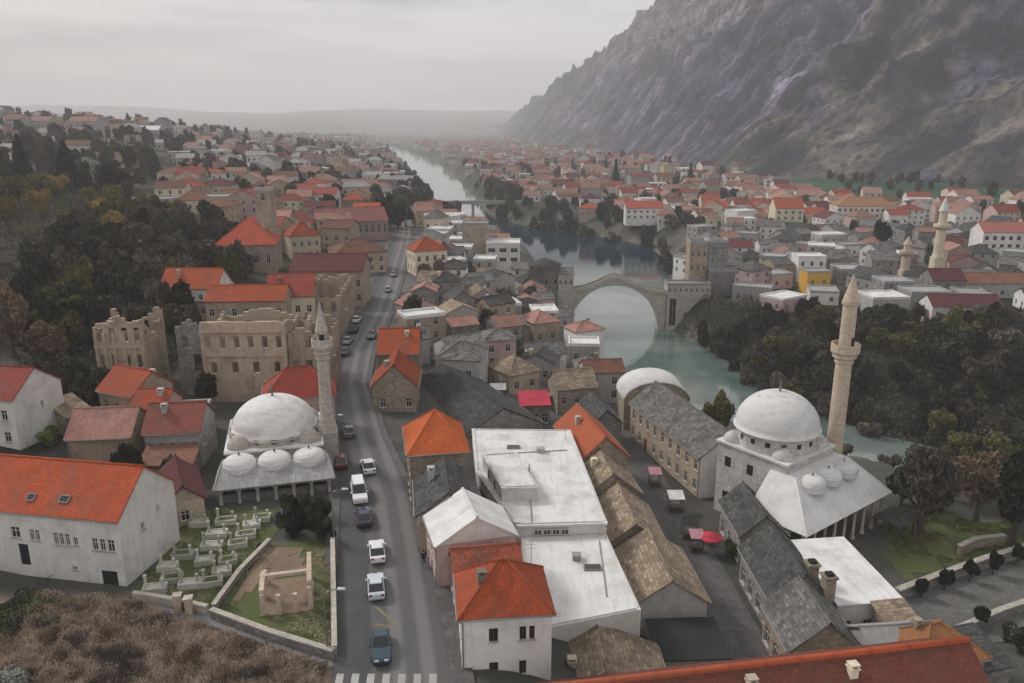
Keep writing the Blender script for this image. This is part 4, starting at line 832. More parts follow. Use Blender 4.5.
# ------------------------------------------------------------------ the old bridge and its towers
def bridge():
    cx, cy, r, hwid = 33.0, 252.0, 14.2, 2.1
    root = thing("arched_bridge", (cx, cy, WATER), 0, "pale stone bridge with one high round arch over the green river", "bridge")
    deck = lambda x: 17.2 - 4.6 * (1 - math.exp(-(abs(x) / 7.5) ** 1.5)) - 0.035 * abs(x)
    n = 40; xs_ = [-r + 2 * r * i / n for i in range(n + 1)]; xs_ = [-20.0, -17.0] + xs_ + [15.3, 16.4]
    bot = lambda x: (math.sqrt(max(r * r - x * x, 0)) + 0.4) if abs(x) < r else -3.0
    b = MB()
    for i in range(len(xs_) - 1):
        a, c = xs_[i], xs_[i + 1]; inside = abs((a + c) / 2) < r
        za, zc = (bot(a), bot(c)) if inside else (-3, -3)
        if inside and abs(a) >= r - 1e-6: za = .4
        if inside and abs(c) >= r - 1e-6: zc = .4
        b.face([(a, -hwid, za), (c, -hwid, zc), (c, -hwid, deck(c)), (a, -hwid, deck(a))]); b.face([(c, hwid, zc), (a, hwid, za), (a, hwid, deck(a)), (c, hwid, deck(c))])
        if inside: b.face([(a, hwid, za), (c, hwid, zc), (c, -hwid, zc), (a, -hwid, za)])
    for x in (-r, r): b.face([(x, -hwid, -3), (x, hwid, -3), (x, hwid, .4), (x, -hwid, .4)])
    b.build("arch", STL, root)
    v = MB(); m_ = 30                                     # voussoir ring, slightly proud
    for i in range(m_):
        t0, t1 = math.pi * i / m_, math.pi * (i + 1) / m_
        for y in (-hwid - .06, hwid + .06):
            q = [(r * math.cos(t), y, .4 + r * math.sin(t)) for t in (t0, t1)] + [((r + .95) * math.cos(t), y, .4 + (r + .95) * math.sin(t)) for t in (t1, t0)]
            v.face(q)
            v.face([q[3], q[2], (q[2][0], y * .97, q[2][2]), (q[3][0], y * .97, q[3][2])])
            v.face([q[0], q[1], (q[1][0], y * .96, q[1][2]), (q[0][0], y * .96, q[0][2])])
    v.build("arch_ring", STL, root)
    d = MB()
    for i in range(len(xs_) - 1): d.face([(xs_[i], -hwid, deck(xs_[i]) + .004), (xs_[i + 1], -hwid, deck(xs_[i + 1]) + .004), (xs_[i + 1], hwid, deck(xs_[i + 1]) + .004), (xs_[i], hwid, deck(xs_[i]) + .004)])
    d.build("deck", PATH, root)
    for s in (-1, 1):
        p = MB(); y0, y1 = s * (hwid + .10) - .17, s * (hwid + .10) + .17
        for i in range(len(xs_) - 1):
            a, c = xs_[i], xs_[i + 1]; A0, A1, C0, C1 = deck(a) - .25, deck(a) + .95, deck(c) - .25, deck(c) + .95
            p.face([(a, y0, A0), (c, y0, C0), (c, y0, C1), (a, y0, A1)]); p.face([(c, y1, C0), (a, y1, A0), (a, y1, A1), (c, y1, C1)]); p.face([(a, y0, A1), (c, y0, C1), (c, y1, C1), (a, y1, A1)]); p.face([(a, y1, A0), (c, y1, C0), (c, y0, C0), (a, y0, A0)])
        p.build("parapet", STL, root)
bridge()
def block(name, label, cat, x0, x1, y0, y1, z0, z1, wall, ops=None, roof="flat", roofm=GROOF, rise=.6, detail=1):
    return house(((x0, y0), 0.0, x1 - x0, y1 - y0), z0, z1, roof, rise, wall, roofm, label, wins=ops or {}, name=name, cat=cat, detail=detail, over=.25)
t = thing("round_tower", (10.5, 253, -12), 0, "half round grey stone tower with low cone roof at the old bridge's left end", "tower")
k = MB(); k.lathe([(5.3, -3), (5.1, 8), (5.0, 20.5), (5.25, 20.6), (5.25, 21.0)], 28); k.build("wall", STG, t)
k = MB(); k.lathe([(5.5, 20.9), (5.4, 21.1), (0.02, 23.2)], 28); k.build("roof", SLD, t)
for a in (200, 240, 275, 310, 340):
    x, y = 5.06 * math.cos(R(a)), 5.06 * math.sin(R(a)); wv = MB(); wv.box(-.35, .35, -.05, .1, 0, 1.1, bottom=True); wv.build("window", GLS, t, (x, y, 15.5), R(a + 90))
block("gatehouse", "small pale gatehouse joining the round tower to the old bridge", "gatehouse", 14.6, 19.6, 249.2, 255.5, -13, 6.4, STL, {"front": G1(3, [16.0], .8, 1.5)}, "gable_x", SLT, 1.6)
block("stone_tower", "tall grey and tan square tower at the old bridge's right end", "tower", 57.6, 63.4, 256, 262.5, -12, 15.3, surf("tan_grey_masonry", (.42, .33, .25), "stone", .3, bw=.6, bh=.3, st=.5), {"front": G1(3, [23, 18.5], .9, 1.5), "right": G1(2, [23], .9, 1.5)}, "flat", GROOF, .8)
block("stone_tower", "lower grey square tower block stepping forward below the bridge's right towers", "tower", 63.6, 71.5, 251.5, 255.8, -12, 7.0, STG, {"front": G1(2, [15, 11], .8, 1.3)}, "flat", GROOF, .5)
block("stone_tower", "plain grey square tower joined to the tan tower's right side", "tower", 63.6, 69.8, 256, 262, -12, 15.8, STG, {"front": G1(2, [25, 21], .9, 1.4), "right": G1(2, [25], .8, 1.4)}, "flat", GROOF, .7)
block("abutment_house", "pale flat abutment building with a row of small openings on the right bank", "building", 49.6, 63.4, 249.4, 255.8, -13, 3.0, STL, {"front": G1(8, [13.6], .8, 1.2) + [(2.0, 2.5, 2.2, 9.0), (6.2, 5.0, 1.2, 2.0), (10.5, 5.5, 1.2, 2.2)]}, "flat", GROOF, .5)  # tallest front window is a dark pane standing in for a shaded recess
# flat road bridge far up the river
t = thing("road_bridge", (-38, 576, -2.8), R(4), "long flat bridge crossing the river far beyond the old arch", "bridge")
k = MB(); k.box(-46, 46, -3.5, 3.5, .4, 1.5, bottom=True); k.build("deck", GRY, t)
for x in (-30, -10, 10, 30): k = MB(); k.box(x - 1, x + 1, -3, 3, -13, .39); k.build("pier", GRY, t)
for s in (-1, 1): k = MB(); k.box(-46, 46, s * 3.4 - .08, s * 3.4 + .08, 1.502, 2.5); k.build("parapet", GRY, t)

# ------------------------------------------------------------------ mosques
def minaret(root, x, y, z0, zb, zt, r0, r1, mat):
    ov = .75 * r0 / 1.12
    k = MB(); k.prism([(x + (r0 + .55) * math.cos(R(45 + 90 * i)) * 1.3, y + (r0 + .55) * math.sin(R(45 + 90 * i)) * 1.3) for i in range(4)], z0 - 3, z0 + 5.2)
    k.lathe([((r0 + .5) * 1.05, z0 + 5.2), (r0 + .05, z0 + 7.2), (r0, z0 + 7.3), (r0 * .94, zb - 1.6), (r0 + .12, zb - 1.5), (r0 + .1, zb - 1.1), (r0 + ov * .6, zb - .7), (r0 + ov * .55, zb - .5), (r0 + ov, zb), (r0 + ov, zb + .15), (r1, zb + .16), (r1 * .97, zt - 4.4), (r1 + .14, zt - 4.3), (r1 + .14, zt - 4.0), (r1 - .05, zt - 3.9)], 14, (x, y), smooth=False)
    m = k.build("minaret", mat, root)
    q = MB(); q.lathe([(r0 + ov - .13, zb + .151), (r0 + ov - .01, zb + .152), (r0 + ov - .01, zb + 1.1), (r0 + ov - .15, zb + 1.101), (r0 + ov - .15, zb + .152)], 14, (x, y), smooth=False); q.build("balcony", mat, m)
    d = MB(); d.box(x - .3, x + .3, y - r1 - .03, y - r1 + .2, zb + .2, zb + 2.0); d.build("door", BLK, m)
    q = MB(); q.lathe([(r1 + .16, zt - 3.95), (r1 + .1, zt - 3.8), (0.06, zt - .3)], 14, (x, y)); q.build("spire", mat, m)
    q = MB(); q.lathe([(.04, zt - .35), (.12, zt - .1), (.04, zt + .1), (.1, zt + .25), (.03, zt + .4), (.001, zt + .9)], 8, (x, y)); q.build("finial", STEEL, m)
    return m
def dome(mb, r, z, h, c=(0, 0), n=40):
    p = [(r * 1.035, z - .12), (r * 1.035, z + .06)] + [(r * math.cos(a), z + .08 + h * math.sin(a)) for a in np.linspace(0, math.pi / 2 - .001, 14)[:-1]] + [(0, z + .08 + h)]
    mb.lathe(p, n, c)
def mosque(c, z0, yaw, half, wall_h, dz, dr, dh, label, mats, mn, porch, group="domed mosques with minarets"):
    wm, rm = mats; root = thing("mosque", (c[0], c[1], z0), yaw, label, "mosque", group)
    BUSY.append((c[0], c[1] - 3, half * 2.1, 0, half * 3, half * 3)); h = half
    sides = (((-h, -h, 0), (1, 0, 0)), ((h, -h, 0), (0, 1, 0)), ((h, h, 0), (-1, 0, 0)), ((-h, h, 0), (0, -1, 0)))
    wb = MB()
    for i, (P, ud) in enumerate(sides):
        ops = [((k + .5) * 2 * h / 3, z, 1.0, hh_) for k in range(3) for z, hh_ in ((1.4, 2.0), (wall_h - 3.2, 1.5))] if i else []
        wall_panel(wb, P, ud, 2 * h, -3, wall_h, ops, rev=.3)
        for o in ops: put_window(root, P, ud, o, FRB, 1)
    wb.build("hall", wm, root)
    k = MB(); k.box(-h - .25, h + .25, -h - .25, h + .25, wall_h + .002, wall_h + .28, bottom=True); k.build("cornice", rm, root)
    k = MB(); e = dz - z0 - wall_h
    k.lathe([(h * 1.0, wall_h + .28), (h * .985, dz - z0 - .35), (h * 1.02, dz - z0 - .34), (h * 1.02, dz - z0 - .12), (dr, dz - z0 - .11)], 16, a0=R(11.25), smooth=False)
    for sx in (-1, 1):
        for sy in (-1, 1): k.lathe([(1.5, wall_h + .2), (1.5, wall_h + .5), (1.3, wall_h + 1.0), (0.7, wall_h + 1.5), (0, wall_h + 1.7)], 14, (sx * (h - 1.5), sy * (h - 1.5)))
    dm = k.build("drum", wm, root)
    for j in range(16):
        a = R(22.5 * j); rr = h * .985 * math.cos(R(11.25)); q = MB(); q.box(-.32, .32, -.04, .1, 0, min(1.2, e * .45), bottom=True); q.build("window", GLS, dm, (rr * math.cos(a), rr * math.sin(a), wall_h + .45 + e * .12), a + math.pi / 2)
    k = MB(); dome(k, dr, dz - z0, dh); do = k.build("dome", rm, root)
    k = MB(); zt = dz - z0 + dh; k.lathe([(.25, zt), (.1, zt + .3), (.3, zt + .6), (.08, zt + .9), (.2, zt + 1.15), (.05, zt + 1.4), (.001, zt + 2.1)], 10); k.build("finial", STEEL, do)
    p = porch; pm = p.get("mat", rm); k = MB()
    A = (p["x0"], p["y"], p["ze"]); B_ = (p["x1"], p["y"], p["ze"]); T0 = (p["tx0"], p["ty"], p["zt"]); T1 = (p["tx1"], p["ty"], p["zt"])
    L0 = (p["x0"], p["yb"], p["ze"]); R0 = (p["x1"], p["yb"], p["ze"])
    lt, rt = (T0[0], -h + .02 if p["yb"] < -h else p["yb"], p["zt"]), (T1[0], -h + .02 if p["yb"] < -h else p["yb"], p["zt"])
    kw = dict(jit=.04, th=.25)
    k.slope(A, B_, T1, T0, **kw); k.slope(L0, A, T0, lt, **kw); k.slope(B_, R0, rt, T1, **kw)
    k.face([T0, T1, rt, lt]); k.tube([A, T0], .12, 6); k.tube([B_, T1], .12, 6); k.tube([T0, T1], .1, 6)
    pr = k.build("porch_roof", pm, root)
    for (x, y, r) in p["domes"]:
        k = MB(); k.lathe([(r * 1.1, p["zt"] - 1.5), (r * 1.1, p["zt"] - p.get("sink", .7) - .04)], 20, (x, y)); sk = p.get("sink", .7); dome(k, r, p["zt"] - sk, r * .5, (x, y), 24); d = k.build("small_dome", rm, root)
        k = MB(); z = p["zt"] - sk + .08 + r * .5; k.lathe([(.1, z - .05), (.14, z + .2), (.03, z + .4), (.001, z + .7)], 8, (x, y)); k.build("finial", STEEL, d)
    n = p["cols"]
    for j in range(n + 1):
        x = p["x0"] + .7 + (p["x1"] - p["x0"] - 1.4) * j / n; q = MB(); q.lathe([(.34, -3), (.34, .3), (.22, .4), (.2, p["ze"] - .9), (.36, p["ze"] - .5), (.36, p["ze"] - .3)], 10, (x, p["y"] + .8)); q.build("column", STL, root)
    q = MB(); q.box(p["x0"] + .4, p["x1"] - .4, p["y"] + .55, p["y"] + 1.05, p["ze"] - .3, p["ze"] - .06, bottom=True); q.build("beam", WOOD, root)
    if p.get("wall"): q = MB(); q.box(p["x0"] + .5, p["x1"] - .5, p["y"] + 1.1, p["y"] + 1.4, -3, p["ze"] - 1.2); q.box(p["x0"] + .5, p["x0"] + .8, p["y"] + 1.4, p["yb"], -3, p["ze"] - .4); q.box(p["x1"] - .8, p["x1"] - .5, p["y"] + 1.4, p["yb"], -3, p["ze"] - .4); q.build("porch_wall", p["wall"], root)
    d = MB(); d.box(-1, 1, -h - .12, -h - .01, 0, 3.0); d.build("door", WOOD, root)
    minaret(root, *mn); return root
mosque((35.8, 100.8), 0, R(37.6), 5.35, 10.2, 12.9, 5.5, 4.8, "great mosque with a single large pale dome and tall tan minaret beside the river", (surf("white_limestone", (.62, .60, .57), "stone", .12, bw=.8, bh=.4, st=.35, jitter=.05), LEAD), (7.7, -4.2, 0, 22.9, 33.6, 1.12, .95, MIN),
       dict(x0=-9.9, x1=9.9, y=-11.8, yb=-3.2, ze=4.6, tx0=-5.6, tx1=6.2, ty=-6.9, zt=9.1, domes=[(-3.4, -7.9, 1.75), (.3, -7.9, 1.75), (3.9, -7.9, 1.7)], cols=8, wall=None))
mosque((-30.9, 97.2), 8.6, R(15), 5.7, 4.6, 14.4, 5.2, 3.9, "smaller mosque with white dome and slim minaret behind the cemetery", (STL, WROOF), (6.6, -2.2, 0, 16.4, 22.5, .8, .62, STL),
       dict(x0=-6.9, x1=6.9, y=-11.6, yb=-5.8, ze=2.6, tx0=-6.2, tx1=6.2, ty=-7.4, zt=4.0, domes=[(-4.1, -7.2, 1.95), (0, -7.2, 1.95), (4.1, -7.2, 1.95)], sink=.1, cols=6, wall=STG, mat=surf("dull_lead", (.33, .33, .33), "slate", .2, bw=.8, bh=2.0, st=.5, stain=(.15, .15, .15))))
house(((-34.3, 104.2), R(15), 9.5, 6.5), 9.5, 15.5, "hip", 3.2, PNK, surf("deep_red_tile", (.33, .06, .04), "tile", .2, st=.3), "house with deep red hip roof rising behind the smaller white dome", wins={"front": G1(3, [2.5])})
def lone_minaret(px, py_base, py_top, Y, z0, r, mat, label):
    x = (px - 512) / FOC * (Y * CP + (CH - z0) * SP); zt = zat(py_top, Y); t = thing("minaret", (x, Y, z0), 0, label, "minaret"); BUSY.append((x, Y, 4, 0, 5, 5))
    h = zt - z0; k = MB(); k.prism([(1.5 * r * math.cos(R(45 + 90 * i)), 1.5 * r * math.sin(R(45 + 90 * i))) for i in range(4)], -3, h * .25)
    zb = h * .62; k.lathe([(r * 1.2, h * .25), (r, h * .3), (r * .95, zb - 1), (r * 1.6, zb), (r * 1.6, zb + 1), (r * .8, zb + 1.01), (r * .78, h * .82)], 12, smooth=False); k.build("shaft", mat, t)
    k = MB(); k.lathe([(r, h * .815), (r * .95, h * .83), (.02, h)], 12); k.build("spire", LEAD if mat is not MIN else mat, t)
    k = MB(); k.lathe([(r * 1.65, zb + .2), (r * 1.65, zb + 1.1)], 12); k.build("balcony", mat, t)
lone_minaret(935, 275, 196, 285, -1, 1.75, CRM, "pale yellowish minaret standing among grey roofs across the river")
lone_minaret(903, 278, 236, 275, -1, 1.5, MIN, "short tan minaret left of the yellowish minaret across the river")

# ------------------------------------------------------------------ the crowded quarters
WALLS = {"white": WH, "cream": CRM, "tan": TAN, "pink": PNK, "grey": GRY, "stone": STG}
ROOFS = {"orange": OR, "red": RD, "dark red": DR, "brown": BR, "faded pink": PK, "grey slab": SLT, "dark slab": SLD, "tan slab": SLN, "pale flat": WROOF, "grey flat": GROOF}
def free(x, y, r):
    for b in BUSY:
        dx, dy = x - b[0], y - b[1]; c, s = math.cos(-b[3]), math.sin(-b[3]); lx, ly = dx * c - dy * s, dx * s + dy * c
        if abs(lx) < b[4] / 2 + r * .75 and abs(ly) < b[5] / 2 + r * .75: return False
    return True
QUART = {}
def quarter(where, poly, step, walls, roofs, wr, dr_, hr, yaw=0.0, spread=0.5, detail=1, jit=.06, limit=999, seed=0, margin=4.0, cap_win=4):
    rg = random.Random(seed + 77); x0, x1 = min(p[0] for p in poly), max(p[0] for p in poly); y0, y1 = min(p[1] for p in poly), max(p[1] for p in poly)
    n = 0; y = y0
    while y < y1:
        stp = step(y) if callable(step) else step; x = x0
        while x < x1:
            px, py = x + rg.uniform(-.3, .3) * stp, y + rg.uniform(-.3, .3) * stp; x += stp
            w_, d_ = rg.uniform(*wr), rg.uniform(*dr_)
            if n >= limit or not inpoly(np.array([px]), np.array([py]), poly)[0]: continue
            if abs(px / py) > .68: continue
            rv, _ = river(np.array([px]), np.array([py]))
            if rv[0] < margin + max(w_, d_) * .6: continue
            if abs(px - float(roadx(py))) < hw(min(py, 690)) + max(w_, d_) * .6 and py < 420: continue
            if not free(px, py, max(w_, d_) / 2): continue
            wn, rn = rg.choices(list(walls), list(walls.values()))[0], rg.choices(list(roofs), list(roofs.values()))[0]
            rt = "flat" if "flat" in rn else rg.choice(["gable_x", "gable_x", "gable_y", "hip"])
            fl = rg.uniform(*hr); ya = yaw + rg.uniform(-spread, spread); z = h1(px, py)
            c, s = math.cos(ya), math.sin(ya); A = (px - c * w_ / 2 + s * d_ / 2, py - s * w_ / 2 - c * d_ / 2)
            fa = max(1, min(cap_win, int(w_ / 3))); rows = [1.1] + ([3.9] if fl > 5.6 else []) + ([6.7] if fl > 8.6 else [])
            if py > 620: rows = rows[-1:]; fa = min(fa, 3)
            wz = {"front": G1(fa, rows, 1.1, 1.5)}
            if py < 420: wz["left" if px > 0 else "right"] = G1(max(1, min(3, int(d_ / 3.5))), rows, 1.0, 1.4)
            r = house((A, ya, w_, d_), z, z + fl, rt, (w_ if rt == "gable_y" else d_) * rg.uniform(.2, .3) if rt != "flat" else .4, WALLS[wn], ROOFS[rn], wins=wz, detail=detail, jit=jit, over=.35, found=4)
            QUART.setdefault((where, wn, rn), []).append((px / py, r)); n += 1
        y += stp
    return n
red_mix = {"orange": .7, "red": 3, "faded pink": 3.6, "brown": 1, "dark red": 1.2, "grey flat": .5, "pale flat": .7}
quarter("in the bazaar", [(-21, 131), (13, 124), (17, 140), (21, 172), (19, 205), (13, 246), (-28, 262), (-25, 190)], 8.6, {"stone": 3, "grey": 2, "pink": 2, "tan": 1.5, "white": .7}, {"grey slab": 3, "dark slab": 2, "faded pink": 2, "tan slab": 1.2, "brown": .6, "pale flat": .7}, (5.5, 8.5), (5.5, 8.5), (3.6, 6.5), .2, .5, jit=.12, seed=3, margin=1)
quarter("past the bazaar", [(-32, 262), (8, 262), (-2, 330), (-20, 420), (-55, 430), (-38, 300)], 12, {"white": 2, "cream": 1.5, "grey": 1.5, "tan": 1}, {"faded pink": 2, "red": 1.2, "grey slab": 1.5, "pale flat": 1, "brown": 1}, (7, 11), (7, 10), (4.5, 9), .1, .4, seed=5)
quarter("by the right bank towers", [(66, 250), (80, 224), (120, 216), (190, 218), (240, 300), (250, 400), (85, 400), (62, 300)], 15.2, {"grey": 3, "stone": 2, "white": 2.2, "tan": .8, "pink": .6}, {"grey slab": 5, "dark slab": 2.4, "grey flat": 2, "pale flat": .9, "faded pink": .9, "dark red": .5, "tan slab": .7}, (7, 12), (7, 11), (3.5, 7.5), .05, .6, jit=.1, seed=8, margin=7)
quarter("near the pool", [(62, 415), (160, 400), (175, 520), (60, 540), (35, 520)], 17, {"white": 4, "cream": 1.5, "pink": 1}, red_mix, (9, 14), (8, 12), (4.5, 8.5), 0, .4, seed=11, margin=10)
quarter("by the meadow", [(160, 405), (300, 405), (310, 470), (230, 560), (178, 640), (160, 520)], 19.5, {"white": 4, "cream": 1.6, "pink": 1}, red_mix, (9, 16), (9, 12), (5, 9), -.05, .3, seed=13)
quarter("left of the far road", [(-52, 262), (-50, 330), (-70, 440), (-190, 440), (-130, 300), (-80, 262)], 18, {"white": 2, "cream": 1.5, "tan": 2, "pink": 1, "grey": 1}, {"red": 2.4, "orange": .8, "brown": 1.8, "faded pink": 2.4, "grey flat": .8, "dark red": .6}, (9, 14), (8, 12), (5, 9.5), .05, .3, seed=23)
for (where, wn, rn), items in QUART.items():
    items.sort(key=lambda a: a[0]); n = len(items)
    for i, (_, r) in enumerate(items):
        rl = f"with {rn} roof" if "flat" not in rn else f"with a {rn} roof"
        if n == 1: lab = f"{wn} house, {rn} roof, {where}, the only such one"
        elif i < 20: lab = f"{wn} house, {rn} roof, {where}, {ORD[i]} such from left"
        else: lab = f"{wn} house, {rn} roof, {where}, among the rightmost such"
        tag(r, lab, "house", f"houses {where}")
# skyline blocks on the left hill
for (pa, pb, pt, pbm, Y, wm, rm, lab) in ((2, 20, 115, 126, 640, GRY, BR, "brown roofed grey block at the far left end of the hilltop skyline"), (24, 47, 117, 127, 650, GRY, PK, "hilltop block with pinkish roof, second from the left edge"), (66, 94, 117, 127, 660, GRY, PK, "wide hilltop block with pinkish roof left of the round skyline tree"), (132, 156, 126, 136, 700, GRY, WROOF, "pale flat hilltop block right of the round skyline tree")):
    s = Y / 830.0; z0 = zat(pbm, Y) - 1; zt = zat(pt + 4, Y)
    house((((pa - 512) * s, Y), -.05, (pb - pa) * s, 12), z0, zt, "gable_x", 3.5, wm, rm, lab, wins={"front": G1(5, [1.5, 4.5], 1.6, 1.6)}, detail=1, name="apartment_block", cat="building", group="blocks on the left hilltop", found=14)
# beyond: the town that reads as one mass
FT = MB()
def far_town(poly, step, seed, roofs, walls=(0, 0, 1, 2), yaw=.3, lo=1.0, gap=16):
    rg = random.Random(seed); x0, x1 = min(p[0] for p in poly), max(p[0] for p in poly); y0, y1 = min(p[1] for p in poly), max(p[1] for p in poly)
    y = y0; wb = FT
    while y < y1:
        x = x0
        while x < x1:
            px, py = x + rg.uniform(-.4, .4) * step, y + rg.uniform(-.4, .4) * step; x += step * rg.uniform(.75, 1.4)
            if not inpoly(np.array([px]), np.array([py]), poly)[0] or river(np.array([px]), np.array([py]))[0][0] < gap or abs(px / py) > .69: continue
            if py < 560 and not free(px, py, 7): continue
            z = h1(px, py); w_, d_, h_ = rg.uniform(9, 16) / 2, rg.uniform(8, 12) / 2, rg.uniform(4.5, 8) * (1.0 if rg.random() < .93 else 1.7)
            wi = rg.choice(walls); ri = rg.choice(roofs); e = .5; t_ = h_ + d_ * rg.uniform(.4, .65); ya = rg.uniform(-yaw, yaw) + (math.pi / 2 if rg.random() < .3 else 0); c, s_ = math.cos(ya), math.sin(ya)
            T = lambda a, b_, cz: (px + a * c - b_ * s_, py + a * s_ + b_ * c, z + cz)
            for (ax, ay, bx, by) in ((-w_, -d_, w_, -d_), (w_, -d_, w_, d_), (w_, d_, -w_, d_), (-w_, d_, -w_, -d_)):
                wb.face([T(ax, ay, -6), T(bx, by, -6), T(bx, by, h_), T(ax, ay, h_)], m=wi)
                nx, ny = (by - ay), -(bx - ax); L = math.hypot(nx, ny); nx, ny = nx / L * .05, ny / L * .05; nw = max(1, int(L / 3.2))
                if (-(s_ * nx + c * ny) > 0) == ((s_ * nx + c * ny) < 0) and (s_ * nx + c * ny) < .02:
                    for k in range(nw):
                        for zz_ in ([1.2, 4.0] if h_ > 6 else [1.4]):
                            u0, u1 = (k + .32) / nw, (k + .68) / nw
                            q = [(ax + (bx - ax) * u + nx, ay + (by - ay) * u + ny, v) for u, v in ((u0, zz_), (u1, zz_), (u1, zz_ + 1.5), (u0, zz_ + 1.5))]; wb.face([T(*p) for p in q], m=11)
            if rg.random() < .12: wb.face([T(-w_, -d_, h_), T(w_, -d_, h_), T(w_, d_, h_), T(-w_, d_, h_)], m=10); continue
            hp = rg.choice([0, 0, d_ * .8]); zz_ = h_ - .25; A, B_, C_, D_ = T(-w_ - e, -d_ - e, zz_), T(w_ + e, -d_ - e, zz_), T(w_ + e, d_ + e, zz_), T(-w_ - e, d_ + e, zz_); P, Q = T(-w_ - e + hp, 0, t_), T(w_ + e - hp, 0, t_)
            wb.face([A, B_, Q, P], m=ri); wb.face([C_, D_, P, Q], m=ri)
            if hp: wb.face([B_, C_, Q], m=ri); wb.face([D_, A, P], m=ri)
            else: wb.face([T(w_, -d_, h_), T(w_, d_, h_), T(w_, 0, t_ - .15)], m=wi); wb.face([T(-w_, d_, h_), T(-w_, -d_, h_), T(-w_, 0, t_ - .15)], m=wi)
        y += step
RM, GM = [4, 5, 5, 4, 5, 6, 8, 5], [6, 7, 7, 9, 5, 8]
far_town([(20, 545), (235, 560), (200, 660), (175, 740), (-5, 740), (0, 620)], 18, 17, RM, gap=10)
far_town([(-25, 745), (168, 745), (150, 1120), (-75, 1120)], 25, 19, RM, gap=14)
far_town([(-75, 1130), (150, 1130), (60, 1900), (-10, 2600), (-330, 2600), (-180, 1600)], 34, 41, [4, 5, 5, 6])
far_town([(-78, 445), (-62, 600), (-85, 800), (-280, 800), (-230, 560), (-195, 445)], 21, 29, [5, 6, 5, 7, 7, 9, 6, 8], (0, 0, 2, 1, 2))
far_town([(-200, 330), (-235, 520), (-290, 790), (-520, 800), (-380, 560), (-250, 380)], 32, 31, [5, 6, 5, 7, 9, 8], (0, 1, 2))
far_town([(-95, 810), (-600, 810), (-1200, 1900), (-1500, 3600), (-420, 3600), (-240, 1700), (-140, 1150)], 38, 43, GM, (0, 2, 2, 1))
o = FT.build("far_town", [WH, CRM, GRY, OR, RD, PK, BR, GROOF, DR, SLT, WROOF, GLS])
tag(o, "hazy mass of small red and grey roofed houses filling the distance", "town", kind="stuff")
# ------------------------------------------------------------------ trees and undergrowth
CROWN = {}
def crown_mesh(mat, shape, lod, var):
    key = (mat.name, shape, lod, var)
    if key in CROWN: return CROWN[key]
    rg = np.random.RandomState(hash((shape, lod, var)) % 9999 if False else (len(shape) * 131 + lod * 17 + var * 7))
    n, size = {0: (300, .30), 1: (1300, .15), 2: (4200, .085)}[lod]
    if shape == "cypress":
        t = rg.rand(n) ** .8; z = t; r = (1 - t) ** .75 * (.75 + .25 * np.sin(t * 40)) * np.sqrt(rg.rand(n)) ** .4 * np.where(t < .06, t / .06, 1)
        a = rg.rand(n) * 2 * np.pi; P = np.stack([r * np.cos(a), r * np.sin(a), z], 1)
    else:
        nb = {"round": 13, "wide": 15, "bush": 10, "bare": 22}[shape]; cs = []
        while len(cs) < nb:
            c = rg.uniform(-1, 1, 3)
            if np.linalg.norm(c) < 1: cs.append(c)
        cs = np.array(cs) * np.array([.68, .68, .42]) + np.array([0, 0, .55]); rad = rg.uniform(.2, .42, nb) * (.8 if shape == "bare" else 1)
        w_ = rad ** 2; k = rg.choice(nb, n, p=w_ / w_.sum()); d = rg.normal(size=(n, 3)); d /= np.linalg.norm(d, axis=1)[:, None]
        P = cs[k] + d * (rad[k] * rg.rand(n) ** (.33 if shape != "bare" else .6))[:, None] * np.array([1, 1, .75])
        P[:, 2] = np.maximum(P[:, 2], .04 if shape == "bush" else .1 * rg.rand(n))
    d = rg.normal(size=(n, 3)); d /= np.linalg.norm(d, axis=1)[:, None]; e = np.cross(d, rg.normal(size=(n, 3))); e /= np.linalg.norm(e, axis=1)[:, None] + 1e-9
    s = size * rg.uniform(.5, 1.25, n)[:, None]; asp = .28 if shape == "bare" else .62
    if shape == "cypress": d[:, 2] = np.abs(d[:, 2]) + .8; d /= np.linalg.norm(d, axis=1)[:, None]; s = s * .8
    V = np.stack([P - d * s, P - e * s * asp, P + d * s, P + e * s * asp], 1).reshape(-1, 3)
    me = bpy.data.meshes.new("crown"); me.from_pydata(V.tolist(), [], np.arange(4 * n).reshape(n, 4).tolist()); me.materials.append(mat); me.update()
    CROWN[key] = me; return me
TRUNK = {}
def trunk_mesh(var, limbs):
    if (var, limbs) in TRUNK: return TRUNK[(var, limbs)]
    rg = random.Random(var * 5 + 2); mb = MB(); p = [(0, 0, -.25), (0, 0, 0), (rg.uniform(-.04, .04), rg.uniform(-.04, .04), .25), (rg.uniform(-.08, .08), rg.uniform(-.08, .08), .55)]
    mb.tube(p, [.055, .045, .034, .018], 7)
    for i in range(limbs):
        a = 2 * math.pi * i / limbs + rg.uniform(-.4, .4); z0 = rg.uniform(.2, .42); L = rg.uniform(.22, .36)
        mb.tube([(0, 0, z0), (L * .5 * math.cos(a), L * .5 * math.sin(a), z0 + L * .5), (L * math.cos(a), L * math.sin(a), z0 + L * 1.15)], [.022, .014, .005], 5)
        if limbs > 5: mb.tube([(L * .5 * math.cos(a), L * .5 * math.sin(a), z0 + L * .5), (L * .8 * math.cos(a + .7), L * .8 * math.sin(a + .7), z0 + L * 1.1)], [.011, .004], 4)
    TRUNK[(var, limbs)] = mb.mesh("trunk", [BARK]); return TRUNK[(var, limbs)]
TREES = {}
